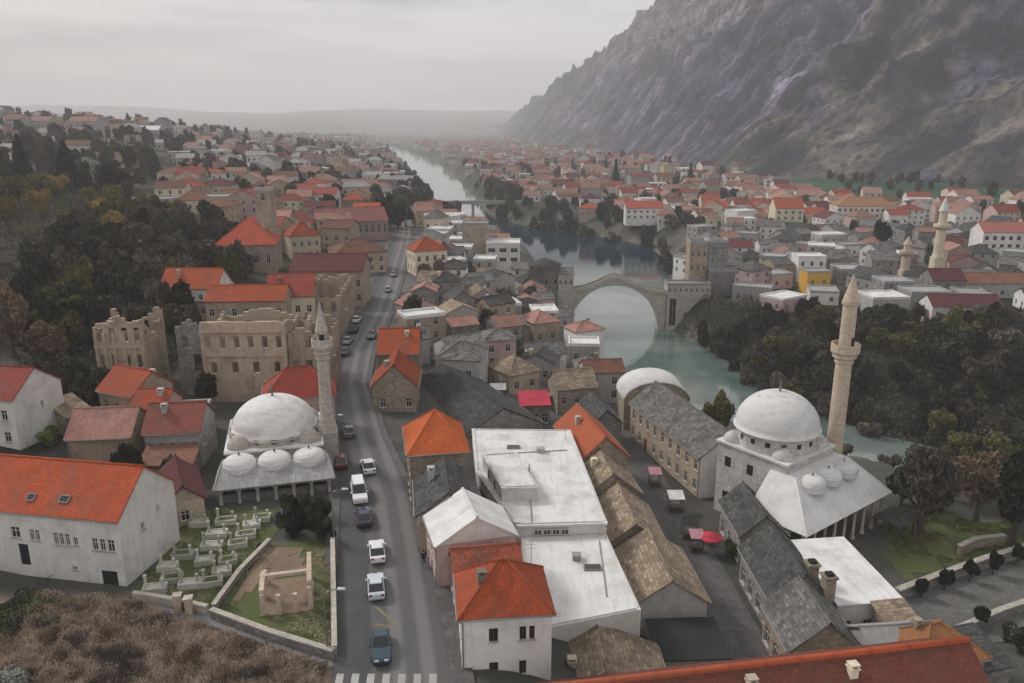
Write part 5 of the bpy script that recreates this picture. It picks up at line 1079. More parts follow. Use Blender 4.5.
def tree(x, y, h, r, mat, shape="round", lod=1, label=None, group=None, where=None, kind=None, z=None, name=None):
    z = h1(x, y) if z is None else z; v = rng.randrange(4)
    nm = name or ("bush" if shape == "bush" else "cypress" if shape == "cypress" else "tree")
    t = thing(nm, (x, y, z - .05), rng.uniform(0, 6.28), label, nm if nm != "cypress" else "tree", group)
    low = 0.02 if shape in ("bush", "cypress") else .22
    c = link("crown", crown_mesh(mat, shape, lod, v), t, (0, 0, h * low)); c.scale = (r, r, h * (1 - low) / 1.0 * (1.0 if shape == "cypress" else .92))
    if shape != "bush": k = link("trunk", trunk_mesh(v, 4 if lod < 2 else 8), t); k.scale = (h, h, h)
    if where: TREES.setdefault((where, kind or nm), []).append((x / y, t))
    return t
def grove(where, poly, n, mats, hr, rr, shapes=("round", "wide"), lod=1, seed=1, gap=.55, margin=1.0, maxang=.70):
    rg = random.Random(seed); x0, x1 = min(p[0] for p in poly), max(p[0] for p in poly); y0, y1 = min(p[1] for p in poly), max(p[1] for p in poly); got = []; tries = 0
    while len(got) < n and tries < n * 60:
        tries += 1; x, y = rg.uniform(x0, x1), rg.uniform(y0, y1)
        if not inpoly(np.array([x]), np.array([y]), poly)[0] or abs(x / y) > maxang: continue
        h, r = rg.uniform(*hr), rg.uniform(*rr)
        if river(np.array([x]), np.array([y]))[0][0] < margin + r * .4 or not free(x, y, r * .8): continue
        if y < 330 and abs(x - float(roadx(y))) < hw(y) + r: continue
        if any(math.hypot(x - a, y - b) < (r + c) * gap for a, b, c in got): continue
        got.append((x, y, r)); (mt, kd), = rg.choices(list(mats.items()), [m[1] for m in mats.values()])[:1] if False else [rg.choices([(k, v[0]) for k, v in mats.items()], [v[1] for v in mats.values()])[0]]
        tree(x, y, h, r, MATS[mt], rg.choice(shapes), lod, where=where, kind=kd)
DK, TW, OL, BN, GD = ("dark_leaves", "grey_twigs", "olive_leaves", "brown_twigs", "golden_leaves")
grove("in the wood across the river", [(56, 186), (60, 228), (80, 216), (150, 206), (205, 210), (195, 170), (130, 120), (84, 138), (66, 162)], 74, {DK: ("dark bushy tree", 3), TW: ("grey leafless tree", 2.6), OL: ("olive tinted tree", 1.3)}, (5, 8.5), (3, 4.8), seed=2, gap=.5, lod=2)
grove("on the dark left hillside", [(-58, 128), (-68, 160), (-78, 220), (-88, 262), (-140, 300), (-120, 200), (-90, 132)], 60, {DK: ("dark bushy tree", 3), TW: ("grey leafless tree", 2.4), OL: ("olive green tree", 1.2), BN: ("brown leafless tree", .6)}, (7, 12), (3.2, 5.4), seed=3, gap=.5, lod=2)
grove("on the golden patch of the left hillside", [(-98, 215), (-108, 290), (-185, 320), (-170, 240)], 22, {GD: ("golden leafed tree", 2), OL: ("olive green tree", 2), BN: ("brown leafless tree", 1)}, (8, 12), (4, 5.6), seed=4, lod=2)
grove("among the left hill houses", [(-215, 335), (-190, 440), (-235, 560), (-285, 790), (-520, 800), (-380, 560), (-250, 380)], 12, {DK: ("dark tree", 3), TW: ("grey leafless tree", 3)}, (8, 13), (4, 7), lod=0, seed=5)
grove("on the bank below the pool's far side", [(18, 462), (60, 445), (100, 420), (115, 450), (60, 505), (22, 540), (15, 510)], 16, {DK: ("dark bushy tree", 3), TW: ("grey leafless tree", 2)}, (6, 9), (4, 6), lod=0, seed=6, margin=0)
grove("by the bend of the far road", [(-66, 330), (-30, 330), (-15, 430), (-60, 440)], 12, {DK: ("dark bushy tree", 3), TW: ("grey leafless tree", 2)}, (8, 12), (4, 5.5), lod=0, seed=7)
grove("between the right bank houses", [(70, 262), (240, 262), (300, 420), (170, 740), (0, 740), (60, 420)], 28, {DK: ("dark tree", 3), TW: ("grey leafless tree", 3), OL: ("olive tinted tree", .6)}, (6, 10), (2.8, 4.5), lod=0, seed=8)
grove("between the left town houses", [(-60, 300), (-190, 440), (-280, 800), (-75, 800), (-50, 560)], 14, {DK: ("dark tree", 2), TW: ("grey leafless tree", 3)}, (7, 11), (3.5, 5.5), lod=0, seed=9)
grove("in gaps of the bazaar", [(-24, 120), (6, 140), (14, 235), (-30, 255), (-24, 180)], 8, {TW: ("grey leafless tree", 3), DK: ("dark tree", 1)}, (5, 8), (2, 3.2), seed=10)
grove("on the steep bank behind the long inn", [(33, 120), (48, 118), (42, 160), (22, 225), (18, 215), (30, 150)], 12, {TW: ("grey leafless tree", 3), DK: ("dark tree", 2)}, (4, 7), (1.8, 3), seed=11, margin=-4)
grove("behind the clustered old houses", [(-60, 108), (-47, 108), (-47, 118), (-68, 118), (-76, 112)], 10, {DK: ("dark bushy tree", 3), TW: ("grey leafless tree", 2)}, (4, 7), (2, 3.2), seed=12)
grove("between cemetery, mosque and outbuildings", [(-46, 84), (-39, 84), (-38.5, 101), (-44, 106), (-50, 100)], 8, {DK: ("dark bush", 3), TW: ("grey leafless tree", 1)}, (3, 5), (1.5, 2.3), seed=13)
for (where, kd), items in TREES.items():
    items.sort(key=lambda a: a[0]); n = len(items)
    for i, (_, t) in enumerate(items):
        if n == 1: lab = f"{kd} {where}, the only one of its look"
        elif n <= 20: lab = f"{kd} {where}, {ORD[i]} from left"
        else:
            q = ("near its left end", "left of its middle", "about its middle", "right of its middle", "near its right end")[min(4, i * 5 // n)]; lab = f"{kd} {where}, {q}"
        tag(t, lab[0:200], "tree", f"trees {where}")
def px_tree(px, py, z, ph, pr, mat, shape, lod, label, group=None, name=None):
    for _ in range(14): x, y = W(px, py, z); z += .6 * (h1(x, y) - z)      # where the line of sight meets the ground
    d = y * CP + (CH - z) * SP; return tree(x, y, ph * d / FOC, pr * d / FOC, mat, shape, lod, label, group, z=z, name=name)
px_tree(25, 192, 27.5, 52, 15, L_CYP, "cypress", 1, "tall dark conifer, left of the two on the hillside", "dark conifers on the left hillside")
px_tree(70, 194, 27.0, 48, 17, L_CYP, "cypress", 1, "tall dark conifer, right of the two on the hillside", "dark conifers on the left hillside")
px_tree(112, 193, 24, 30, 16, L_CYP, "round", 1, "dark rounded tree right of the two hillside conifers")
tree(-303, 640, 17, 9.5, L_CYP, "round", 1, "dark rounded tree on the left hilltop skyline")
px_tree(615, 193, 2, 30, 5, L_CYP, "cypress", 0, "tallest dark cypress standing among the red roofs", "cypresses in the far town")
px_tree(573, 178, 2, 17, 3.5, L_CYP, "cypress", 0, "small dark cypress left of the tallest cypress", "cypresses in the far town")
px_tree(606, 172, 4, 14, 3, L_CYP, "cypress", 0, "small dark cypress just behind the tallest cypress", "cypresses in the far town")
px_tree(690, 186, 6, 20, 5, L_CYP, "cypress", 0, "dark cypress right of the tallest one, below the mountain", "cypresses in the far town")
px_tree(389, 232, 5, 42, 8, L_DARK, "round", 1, "tall dark tree where the far road meets the river bank")
px_tree(880, 255, -1, 34, 10, L_CYP, "round", 0, "dark rounded tree below the hotel")
px_tree(715, 437, -3, 46, 15, L_OLIVE, "round", 2, "olive green rounded tree between the long inn and the great dome")
px_tree(543, 372, 1, 22, 11, L_LIME, "bush", 2, "bright lime green bush near the red canvas roof", name="bush")
px_tree(975, 522, -1, 80, 42, L_BROWN, "bare", 2, "large bare brown tree with a rounded crown right of the great mosque")
px_tree(921, 535, 0, 98, 34, L_TWIG, "bare", 2, "slim dark tree with visible trunk beside the great mosque's porch")
px_tree(1012, 545, 0, 90, 36, L_DARK, "round", 2, "dark dense tree at the right edge beyond the terrace")
px_tree(900, 508, -2, 48, 24, L_DARK, "round", 1, "dark tree behind the great mosque's porch corner")
px_tree(948, 500, -3, 60, 28, L_OLIVE, "bare", 2, "olive tinged tree between the dark slim tree and the brown tree")
def far_trees(polys, seed, mats):
    rg = np.random.RandomState(seed); VV = []; MI = []
    for poly, n, hr in polys:
        x0, x1 = min(p[0] for p in poly), max(p[0] for p in poly); y0, y1 = min(p[1] for p in poly), max(p[1] for p in poly)
        X, Y = rg.uniform(x0, x1, n * 6), rg.uniform(y0, y1, n * 6); k = inpoly(X, Y, poly) & (river(X, Y)[0] > 3) & (abs(X / Y) < .7); X, Y = X[k][:n], Y[k][:n]; Z = H(X, Y)
        for x, y, z in zip(X, Y, Z):
            if y < 560 and not free(x, y, 2.5): continue
            h = rg.uniform(*hr); r = h * rg.uniform(.35, .5); me = crown_mesh(L_DARK, rg.choice(["round", "wide"]), 0 if y > 300 else 1, rg.randint(4)); co = np.empty(len(me.vertices) * 3); me.vertices.foreach_get("co", co); co = co.reshape(-1, 3)
            if y > 700: co = co.reshape(-1, 4, 3)[::3].reshape(-1, 3) * 1.0
            VV.append(co * np.array([r, r, h * .95]) + np.array([x, y, z - .3])); MI += [rg.randint(len(mats))] * (len(co) // 4)
    V = np.concatenate(VV); n = len(V) // 4; me = bpy.data.meshes.new("far_trees"); me.from_pydata(V.tolist(), [], np.arange(4 * n).reshape(n, 4).tolist())
    for m_ in mats: me.materials.append(m_)
    me.polygons.foreach_set("material_index", MI); me.update(); o = bpy.data.objects.new("far_trees", me); COL.objects.link(o); tag(o, "scattered dark trees between the distant houses and on far slopes", "trees", kind="stuff")
far_trees([([(-215, 335), (-190, 440), (-235, 560), (-285, 790), (-520, 800), (-380, 560), (-250, 380)], 110, (8, 13)), ([(60, 262), (240, 262), (300, 420), (170, 740), (0, 740), (60, 420)], 110, (5, 9)), ([(-60, 300), (-190, 440), (-280, 800), (-75, 800), (-50, 560)], 120, (7, 11)),
           ([(20, 455), (60, 450), (110, 425), (115, 450), (60, 500), (10, 560), (-10, 560)], 40, (6, 9)), ([(-30, 560), (20, 560), (-20, 800), (-40, 800), (-20, 680)], 40, (6, 10)), ([(-58, 540), (-85, 800), (-110, 800), (-75, 540)], 30, (6, 10)),
           ([(-25, 745), (168, 745), (150, 1120), (-75, 1120)], 60, (7, 12)), ([(-95, 810), (-600, 810), (-1200, 1900), (-300, 1900), (-140, 1150)], 260, (8, 14)), ([(240, 560), (330, 480), (380, 600), (250, 660)], 40, (5, 8)), ([(-150, 300), (-205, 330), (-270, 480), (-215, 490), (-140, 335)], 70, (5, 9)), ([(-60, 135), (-74, 235), (-130, 230), (-90, 135)], 90, (6, 10)), ([(56, 186), (56, 232), (78, 218), (150, 208), (210, 212), (200, 170), (130, 118), (84, 138), (66, 160)], 130, (4, 7))], 55, [L_DARK, L_TWIG, L_DARK, L_TWIG, L_OLIVE])
for a, b, pw, lab in ((935, 672, 15, "dark shrub left of the corner shed"), (1016, 650, 17, "dark shrub behind the corner shed by the path"), (640, 676, 9, "small dark shrub beside the mossy tan slab roof")): px_tree(a, b, .2, pw * 1.6, pw, L_DARK, "bush", 2, lab, name="bush")
for i, (a, b, lab) in enumerate(((50, 446, "green shrub against the tall white house's corner"), (205, 432, "dark green shrub beside the maroon roof"), (735, 558, "mossy green shrub on the roofs' stone wall"))): px_tree(a, b, 10 if i < 2 else 1, 22, 14, L_GREEN, "bush", 2, lab, name="bush")
grove_ = [(x, y) for x, y in ((51, 128), (55, 124), (58.5, 126), (61, 119), (65, 116), (69, 114), (73, 110), (66, 121)) if river(np.array([x]), np.array([y]))[0][0] > .8]
for i, (a, b) in enumerate(sorted(grove_, key=lambda q: q[0] / q[1])): tree(a, b, 3.4, 2.1, L_TWIG if i % 2 else L_DARK, "bush", 2, f"{'grey leafless' if i % 2 else 'dark'} bush on the river bank behind the great mosque, {ORD[i]} from left", "bushes on the river bank behind the great mosque", name="bush")
for i, (a, b) in enumerate(((285, 533), (299, 538), (314, 532), (328, 541), (322, 520), (292, 518), (307, 522))):
    px_tree(a, b, 8.8, 26, 12, L_DARK, "bush", 2, f"dark bush by the smaller mosque's front, {ORD[i]} of the clump from its near left", "dark bushes before the smaller mosque", name="bush")
for i, (a, b) in enumerate(((920, 598), (944, 590), (969, 582), (992, 575), (1016, 566), (979, 628))):
    px_tree(a, b, 0.3, 25, 8.5 if i < 5 else 10, L_CYP, "round", 2, ("small clipped dark tree, %s from the left along the terrace path" % ORD[i]) if i < 5 else "dark clipped tree alone on the lower side of the terrace path", "clipped trees along the terrace")
def stuff_leaves(name, poly, n, mats, size, hmax, label, seed, cond=None, z=None):
    rg = np.random.RandomState(seed); P = []
    x0, x1 = min(p[0] for p in poly), max(p[0] for p in poly); y0, y1 = min(p[1] for p in poly), max(p[1] for p in poly)
    X, Y = rg.uniform(x0, x1, n * 3), rg.uniform(y0, y1, n * 3); k = inpoly(X, Y, poly) & (river(X, Y)[0] > -.5) & (fbm(X / 3, Y / 3, seed, 3) > (.40 if 'scrub' not in name else .0))
    X, Y = X[k][:n], Y[k][:n]; n = len(X); hh = hmax * np.clip((fbm(X / 3, Y / 3, seed, 3) - .38) * 4, .1 if 'scrub' not in name else .4, 1); Z = H(X, Y) + rg.rand(n) * hh
    P = np.stack([X, Y, Z], 1); asp_ = .16 if 'scrub' in name else .4; d = rg.normal(size=(n, 3)); d[:, 2] = abs(d[:, 2]) + (1.1 if 'scrub' in name else .3); d /= np.linalg.norm(d, axis=1)[:, None]; e = np.cross(d, rg.normal(size=(n, 3))); e /= np.linalg.norm(e, axis=1)[:, None]
    s = size * rg.uniform(.4, 1.2, n)[:, None]; V = np.stack([P - d * s, P - e * s * asp_, P + d * s, P + e * s * asp_], 1).reshape(-1, 3)
    me = bpy.data.meshes.new(name); me.from_pydata(V.tolist(), [], np.arange(4 * n).reshape(n, 4).tolist())
    for m_ in mats: me.materials.append(m_)
    mi_ = np.clip(((fbm(X / 2.2, Y / 2.2, seed + 3, 3) + rg.uniform(-.12, .12, n)) - .25) * 2 * len(mats), 0, len(mats) - 1).astype(int); me.polygons.foreach_set("material_index", mi_.tolist()); me.update(); o = bpy.data.objects.new(name, me); COL.objects.link(o); return tag(o, label, "undergrowth", kind="stuff")
stuff_leaves("undergrowth", [(54, 186), (49, 240), (60, 249), (72, 246), (84, 220), (150, 212), (215, 216), (205, 165), (130, 100), (80, 132), (62, 165)], 130000, [L_DARK, L_TWIG, L_DARK, L_TWIG, L_OLIVE], .34, 3.2, "dark tangled undergrowth covering the wooded far bank", 5)
stuff_leaves("undergrowth", [(-55, 112), (-66, 170), (-80, 262), (-100, 300), (-260, 400), (-160, 230), (-80, 112)], 120000, [L_DARK, L_TWIG, L_OLIVE, L_DARK], .38, 3.0, "dark undergrowth covering the wooded left hillside", 6)
SCR = [W(*p, 8.5) for p in ((40, 600), (130, 606), (205, 630), (332, 672), (300, 720), (-60, 720), (-40, 640), (20, 640))]
stuff_leaves("dry_scrub", SCR, 150000, [L_BROWN, L_DRY, L_DRY, L_DRY, L_TWIG], .15, .9, "pale brown dry scrub filling the lower left corner", 7)
stuff_leaves("undergrowth", [W(*p, 8.5) for p in ((0, 590), (60, 600), (60, 640), (0, 650), (-60, 640), (-60, 600))], 9000, [L_DARK, L_GREEN, L_TWIG], .2, .9, "dark green weeds below the large white house", 8)
stuff_leaves("undergrowth", [W(*p, 0) for p in ((885, 530), (900, 512), (1000, 515), (1030, 540), (960, 560), (905, 575))], 9000, [L_OLIVE, L_GREEN, L_OLIVE], .18, .5, "olive green ground cover beside the terrace", 9)
for q_, (pl, sd) in enumerate(((CEM, 61), (GARD, 62))): tag(stuff_leaves("grass", pl, 16000, [L_GREEN, L_OLIVE, L_GREEN, L_DRY], .09, .16, "uneven short grass growing on the small lawns", sd), None, "grass")
px_tree(14, 690, 8.5, 26, 22, leafmat("blossom_leaves", (.30, .32, .25), (.55, .56, .50)), "bush", 2, "pale blossoming shrub in the bottom left corner", name="bush")
# ------------------------------------------------------------------ cars
CARP = {}
def paint(name, col):
    if name in CARP: return CARP[name]
    m, t, b = mat_new(name); b.inputs["Base Color"].default_value = (*col, 1); b.inputs["Roughness"].default_value = .28; b.inputs["Coat Weight"].default_value = .5; b.inputs["Specular IOR Level"].default_value = .5; CARP[name] = m; return m
HL = plain("headlight_glass", (.5, .5, .5), .2); TL = plain("taillight_glass", (.25, .01, .01), .25)
def car(x, y, z, yaw, col, label, van=False, group="cars on the curving road"):
    t = thing("van" if van else "car", (x, y, z), yaw, label, "van" if van else "car", group)
    L, Wd = (4.7, 1.85) if van else (4.1, 1.68); h = Wd / 2       # nose towards local +y
    prof = ([(-L/2, .35), (-L/2, 1.0), (-L/2 + .25, 1.08), (L/2 - .95, 1.08), (L/2 - .1, .92), (L/2, .7), (L/2, .35)] if van else
            [(-L/2, .38), (-L/2 + .02, .82), (-L/2 + .2, .93), (L/2 - 1.25, .93), (L/2 - .25, .78), (L/2, .62), (L/2, .35)])
    b = MB(); ins = lambda z_: h - .04 - .10 * max(0, (z_ - .5)) ** 1.2 - .06 * (z_ < .45)
    for i in range(len(prof) - 1):
        (y0, z0), (y1, z1) = prof[i], prof[i + 1]; b.face([(ins(z0), y0, z0), (-ins(z0), y0, z0), (-ins(z1), y1, z1), (ins(z1), y1, z1)])
    b.face([(ins(z_), y_, z_) for y_, z_ in reversed(prof)]); b.face([(-ins(z_), y_, z_) for y_, z_ in prof])
    b.face([(h - .12, -L/2, .3), (h - .12, L/2, .3), (-h + .12, L/2, .3), (-h + .12, -L/2, .3)])
    zr = 1.95 if van else 1.43; zb = 1.08 if van else .93
    q0, q1 = (-L/2 + .1, L/2 - 1.05) if van else (-L/2 + .35, L/2 - 1.35); r0, r1 = (-L/2 + .2, L/2 - 1.75) if van else (-L/2 + .95, L/2 - 2.15)
    hb, ht = h - .14, h - .27
    b.prism([(-ht, r0), (ht, r0), (ht, r1), (-ht, r1)], zr, zr + .06, taper=.94); 
    if van: b.face([(hb, q0, zb), (hb, q0 + 2.2, zb), (ht, q0 + 2.2, zr), (ht, r0, zr)]); b.face([(-hb, q0 + 2.2, zb), (-hb, q0, zb), (-ht, r0, zr), (-ht, q0 + 2.2, zr)])
    b.build("body", col, t)
    g = MB(); g.face([(hb, q1, zb), (-hb, q1, zb), (-ht, r1, zr), (ht, r1, zr)][::-1]); g.build("windscreen", GLS, t)
    g = MB(); g.face([(-hb, q0, zb), (hb, q0, zb), (ht, r0, zr), (-ht, r0, zr)]); g.build("rear_window", GLS, t)
    for s in (-1, 1):
        g = MB(); ys = q0 + 2.202 if van else q0; rs = q0 + 2.202 if van else r0
        g.face([(s * hb, ys, zb), (s * hb, q1, zb), (s * ht, r1, zr), (s * ht, rs, zr)]); g.build("side_window", GLS, t)
        for yy_ in (-L/2 + .85, L/2 - .85):
            k = MB(); X = s * (h - .1); k.tube([(X - .1, yy_, .32), (X + .1, yy_, .32)], .32, 14, smooth=False); k.face([(X + s * .1, yy_ + .32 * math.cos(a), .32 + .32 * math.sin(a)) for a in np.linspace(0, 2 * math.pi, 15)[:-1]]); wh = k.build("wheel", BLK, t)
            k = MB(); k.face([(X + s * .105, yy_ + .2 * math.cos(a), .32 + .2 * math.sin(a)) for a in np.linspace(0, 2 * math.pi, 13)[:-1]]); k.build("rim", STEEL, wh)
        k = MB(); k.box(s * (h - .45) - .17, s * (h - .45) + .17, L/2 - .10, L/2 + .012, .56, .70, bottom=True); k.build("headlight", HL, t)
        k = MB(); k.box(s * (h - .3) - .14, s * (h - .3) + .14, -L/2 - .012, -L/2 + .08, .66, .84, bottom=True); k.build("taillight", TL, t)
        k = MB(); k.box(s * (h + .05) - .09, s * (h + .05) + .09, q1 - .35, q1 - .2, zb - .02, zb + .13, bottom=True); k.build("wing_mirror", col, t)
WHT, SIL, DKB, TEAL, GRC, BKC, RDC = (paint("white_paint", (.75, .75, .76)), paint("silver_paint", (.36, .37, .38)), paint("navy_paint", (.02, .024, .07)), paint("teal_paint", (.01, .045, .07)), paint("grey_paint", (.12, .12, .125)), paint("black_paint", (.012, .012, .014)), paint("maroon_paint", (.16, .02, .03)))
def road_yaw(y): return -math.atan2(float(roadx(y + 3) - roadx(y - 3)), 6.0) * 1.0
for (px, py, col, van, flip, lab) in (
        (368, 467, WHT, 0, 0, "white hatchback driving alone in the road's left curve"), (359, 494, WHT, 1, 1, "white van parked behind the navy car by the smaller mosque"),
        (364, 518, DKB, 0, 0, "dark navy car parked just in front of the white van"), (377, 552, WHT, 0, 0, "white car parked at the rear of the two white roadside cars"),
        (376, 587, paint("pale_blue_paint", (.52, .58, .64)), 0, 0, "pale bluish car, nearest of the row of light parked cars"), (381, 648, TEAL, 0, 1, "dark teal car at the bottom of the road near the crossing"),
        (349, 432, GRC, 0, 0, "grey car parked near the smaller mosque's minaret"), (345, 352, GRC, 0, 0, "grey car, nearest of the cars parked along the far ruins"), (348, 341, SIL, 0, 0, "silver car, second of the cars parked along the far ruins"),
        (354, 330, BKC, 0, 0, "black car, third of the cars parked along the far ruins"), (357, 320, WHT, 0, 0, "small white car, farthest of the cars parked along the ruins"), (372, 336, BKC, 0, 1, "black car driving away past the orange roofed stone houses"),
        (340, 462, RDC, 0, 0, "maroon car parked on the verge left of the moving white hatchback"), (388, 290, SIL, 0, 0, "silver car far up the road"), (393, 275, GRC, 0, 1, "dark grey car farthest up the road")):
    x, y = W(px, py, 9.5); car(x, y, rz_(x, y) + .005, road_yaw(y) + (math.pi if flip else 0), col, lab, bool(van))
# ------------------------------------------------------------------ cemetery, walls, lamps, small things
TOMB = surf("tomb_stone", (.50, .49, .44), "plaster", .25, stain=(.25, .26, .18), st=.5, bump=.3)
tomb_px = [(199, 524), (226, 522), (252, 526), (262, 519), (212, 547), (238, 545), (183, 556), (168, 568), (205, 562), (228, 562), (155, 590), (190, 585), (212, 583), (246, 536)]
tomb_px += [(217, 535), (222, 573), (172, 580)]
def row_of(y_): return "back row" if y_ < 528 else "second row" if y_ < 541 else "middle row" if y_ < 553 else "fourth row" if y_ < 571 else "front row"
rows = [row_of(q[1]) for q in tomb_px]
cnt = {}
for (a, b_), rw in sorted(zip(tomb_px, rows), key=lambda q: q[0][0]):
    i = cnt.get(rw, 0); cnt[rw] = i + 1; x, y = W(a, b_, 9.2); z = h1(x, y) + .04; rr = rng.uniform(.9, 1.1)
    t = thing("tomb", (x, y, z), R(12) + rng.uniform(-.12, .12), f"pale stone tomb with upright end stones, {ORD[i]} from left in the cemetery's {rw}" , "tomb", "tombs in the cemetery")
    k = MB(); L, wd = 1.0 * rr, .62
    for q in ((-L, L, -wd, -wd + .18), (-L, L, wd - .18, wd), (-L, -L + .18, -wd + .181, wd - .181), (L - .18, L, -wd + .181, wd - .181)): k.box(*q, -.3, .62)
    k.build("kerb", TOMB, t)
    k = MB(); k.face([(-L + .17, -wd + .17, .55), (L - .17, -wd + .17, .55), (L - .17, wd - .17, .55), (-L + .17, wd - .17, .55)]); k.build("grave_bed", LAWN if i % 2 else TOMB, t)
    for nm, X, hh_ in (("headstone", -L + .32, 1.5 * rr), ("footstone", L - .32, 1.05 * rr)):
        k = MB(); k.prism([(X - .1, -.2), (X + .1, -.2), (X + .1, .2), (X - .1, .2)], .3, hh_, taper=.85); k.lathe([(.13, hh_), (.2, hh_ + .12), (.16, hh_ + .28), (0, hh_ + .36)], 8, (X, 0)); k.build(nm, TOMB, t)
def wall_line(name, pts, h, th, mat, label, cat="wall", cap=True, follow=True):
    t = thing(name, (*pts[0], h1(*pts[0])), 0, label, cat); b = MB(); c = MB(); z0 = h1(*pts[0])
    for i in range(len(pts) - 1):
        a, q = Vector(pts[i]), Vector(pts[i + 1]); n = max(1, int((q - a).length / 3)); d = (q - a).normalized(); nn = Vector((-d.y, d.x)) * th / 2
        for j in range(n):
            u, v = a.lerp(q, j / n), a.lerp(q, (j + 1) / n); zu, zv = h1(*u) - z0, h1(*v) - z0; O = Vector(pts[0]); u, v = u - O, v - O
            for mb_, e, lo, hi in ((b, nn, -1.5, h),) + (((c, nn * 1.35, h + .002, h + .12),) if cap else ()):
                A, B_, C_, D_ = u - e, v - e, v + e, u + e
                P = lambda p, z, dz: (p.x, p.y, z + dz)
                mb_.face([P(A, zu, lo), P(B_, zv, lo), P(B_, zv, hi), P(A, zu, hi)]); mb_.face([P(C_, zv, lo), P(D_, zu, lo), P(D_, zu, hi), P(C_, zv, hi)]); mb_.face([P(A, zu, hi), P(B_, zv, hi), P(C_, zv, hi), P(D_, zu, hi)])
                mb_.face([P(D_, zu, lo), P(A, zu, lo), P(A, zu, hi), P(D_, zu, hi)]); mb_.face([P(B_, zv, lo), P(C_, zv, lo), P(C_, zv, hi), P(B_, zv, hi)])
    b.build("masonry", mat, t)
    if cap: c.build("coping", STL, t)
    return t
w9 = lambda *pp: [W(a, b_, 9) for a, b_ in pp]
wall_line("garden_wall", w9((333, 546), (334, 600), (335, 656)), .9, .35, STL, "low pale wall between the lawn with the ruined kiosk and the road")
wall_line("garden_wall", w9((334, 660), (270, 640), (212, 618)), .9, .4, STG, "grey wall along the near side of the lawn above the dry scrub")
wall_line("garden_wall", w9((208, 614), (172, 606), (134, 600)), .8, .35, STL, "low pale wall along the cemetery's near side")
wall_line("garden_wall", w9((214, 612), (240, 576), (270, 545)), .7, .35, STG, "low grey wall between the cemetery and the kiosk lawn")
wall_line("garden_wall", w9((132, 596), (170, 540), (188, 512)), .6, .3, STG, "low wall between the large white house and the cemetery") if False else None
w0 = lambda *pp: [W(a, b_, 0) for a, b_ in pp]
wall_line("stone_wall", [(30.4, 84), (31.2, 78), (31.9, 70.5), (32.6, 65)], 4.3, .6, STN, "high tan rubble wall behind the dark slab roofed shops")
wall_line("retaining_wall", w0((896, 600), (940, 583), (985, 567), (1030, 553)), 1.3, .6, STG, "grey retaining wall behind the row of clipped terrace trees")
wall_line("retaining_wall", w0((905, 660), (950, 640), (1000, 618), (1035, 606)), 1.1, .5, STG, "low grey wall along the terrace path's lower side")
wall_line("stone_wall", w0((958, 556), (975, 548), (1003, 545)), 1.4, .5, STN, "short brown stone wall at the edge of the olive ground")
wall_line("yard_wall", w9((140, 470), (192, 468)), 1.6, .4, STG, "dark yard wall under the low brown shed roof")
def pillar(px, py, lab):
    x, y = W(px, py, 9); t = thing("gate_pillar", (x, y, h1(x, y)), .2, lab, "pillar", "gate pillars of the cemetery"); k = MB(); k.box(-.3, .3, -.3, .3, -1, 1.7); k.build("shaft", TAN, t); k = MB(); k.box(-.4, .4, -.4, .4, 1.702, 1.86, bottom=True); k.build("cap", STL, t)
pillar(179, 612, "left tan pillar of the cemetery's front gate"); pillar(190, 615, "right tan pillar of the cemetery's front gate")
x, y = W(288, 596, 9); t = thing("ruined_kiosk", (x, y, h1(x, y)), R(14), "ruined tan stone kiosk of posts and lintels on the lawn", "kiosk")
k = MB(); k.box(-2.4, 2.4, -3.0, 3.0, -1, .12); k.build("plinth", DIRT, t)
for (a, b_, hh_) in ((-2.1, -2.7, 2.2), (-.7, -2.8, 2.0), (.8, -2.8, 1.9), (2.1, -2.7, 2.3), (-2.1, 0, 2.1), (2.1, 0, 2.2), (-2.1, 2.6, 1.5), (2.1, 2.6, 2.6)):
    k = MB(); k.prism([(a - .22, b_ - .22), (a + .22, b_ - .22), (a + .22, b_ + .22), (a - .22, b_ + .22)], .0, hh_, taper=.85); k.build("post", MIN, t)
for q in ((-2.4, 2.4, -.22, .22, 2.25), (1.9, 2.32, -2.6, 2.6, 2.62), (-2.32, -1.9, -2.6, .8, 2.22)): k = MB(); k.box(*q[:4], q[4], q[4] + .3, bottom=True); k.build("lintel", MIN, t)
def lamp(x, y, z, yaw, lab):
    t = thing("street_lamp", (x, y, z), yaw, lab, "lamp", "street lamps along the road"); k = MB(); k.tube([(0, 0, -.3), (0, 0, .8), (0, 0, 5.6), (.3, 0, 6.1), (1.3, 0, 6.35)], [.12, .1, .06, .05, .04], 8); k.build("pole", STEEL, t)
    k = MB(); k.prism([(1.1, -.14), (1.8, -.11), (1.8, .11), (1.1, .14)], 6.28, 6.42, taper=.8); k.build("lamp_head", FRW, t)
for i, yl in enumerate((57.5, 76, 98, 126, 160, 205)):
    x = float(roadx(yl)) - hw(yl) - .5; lamp(x, yl, rz_(x, yl), 0, f"grey street lamp on the road's left side, {ORD[i]} from the camera")
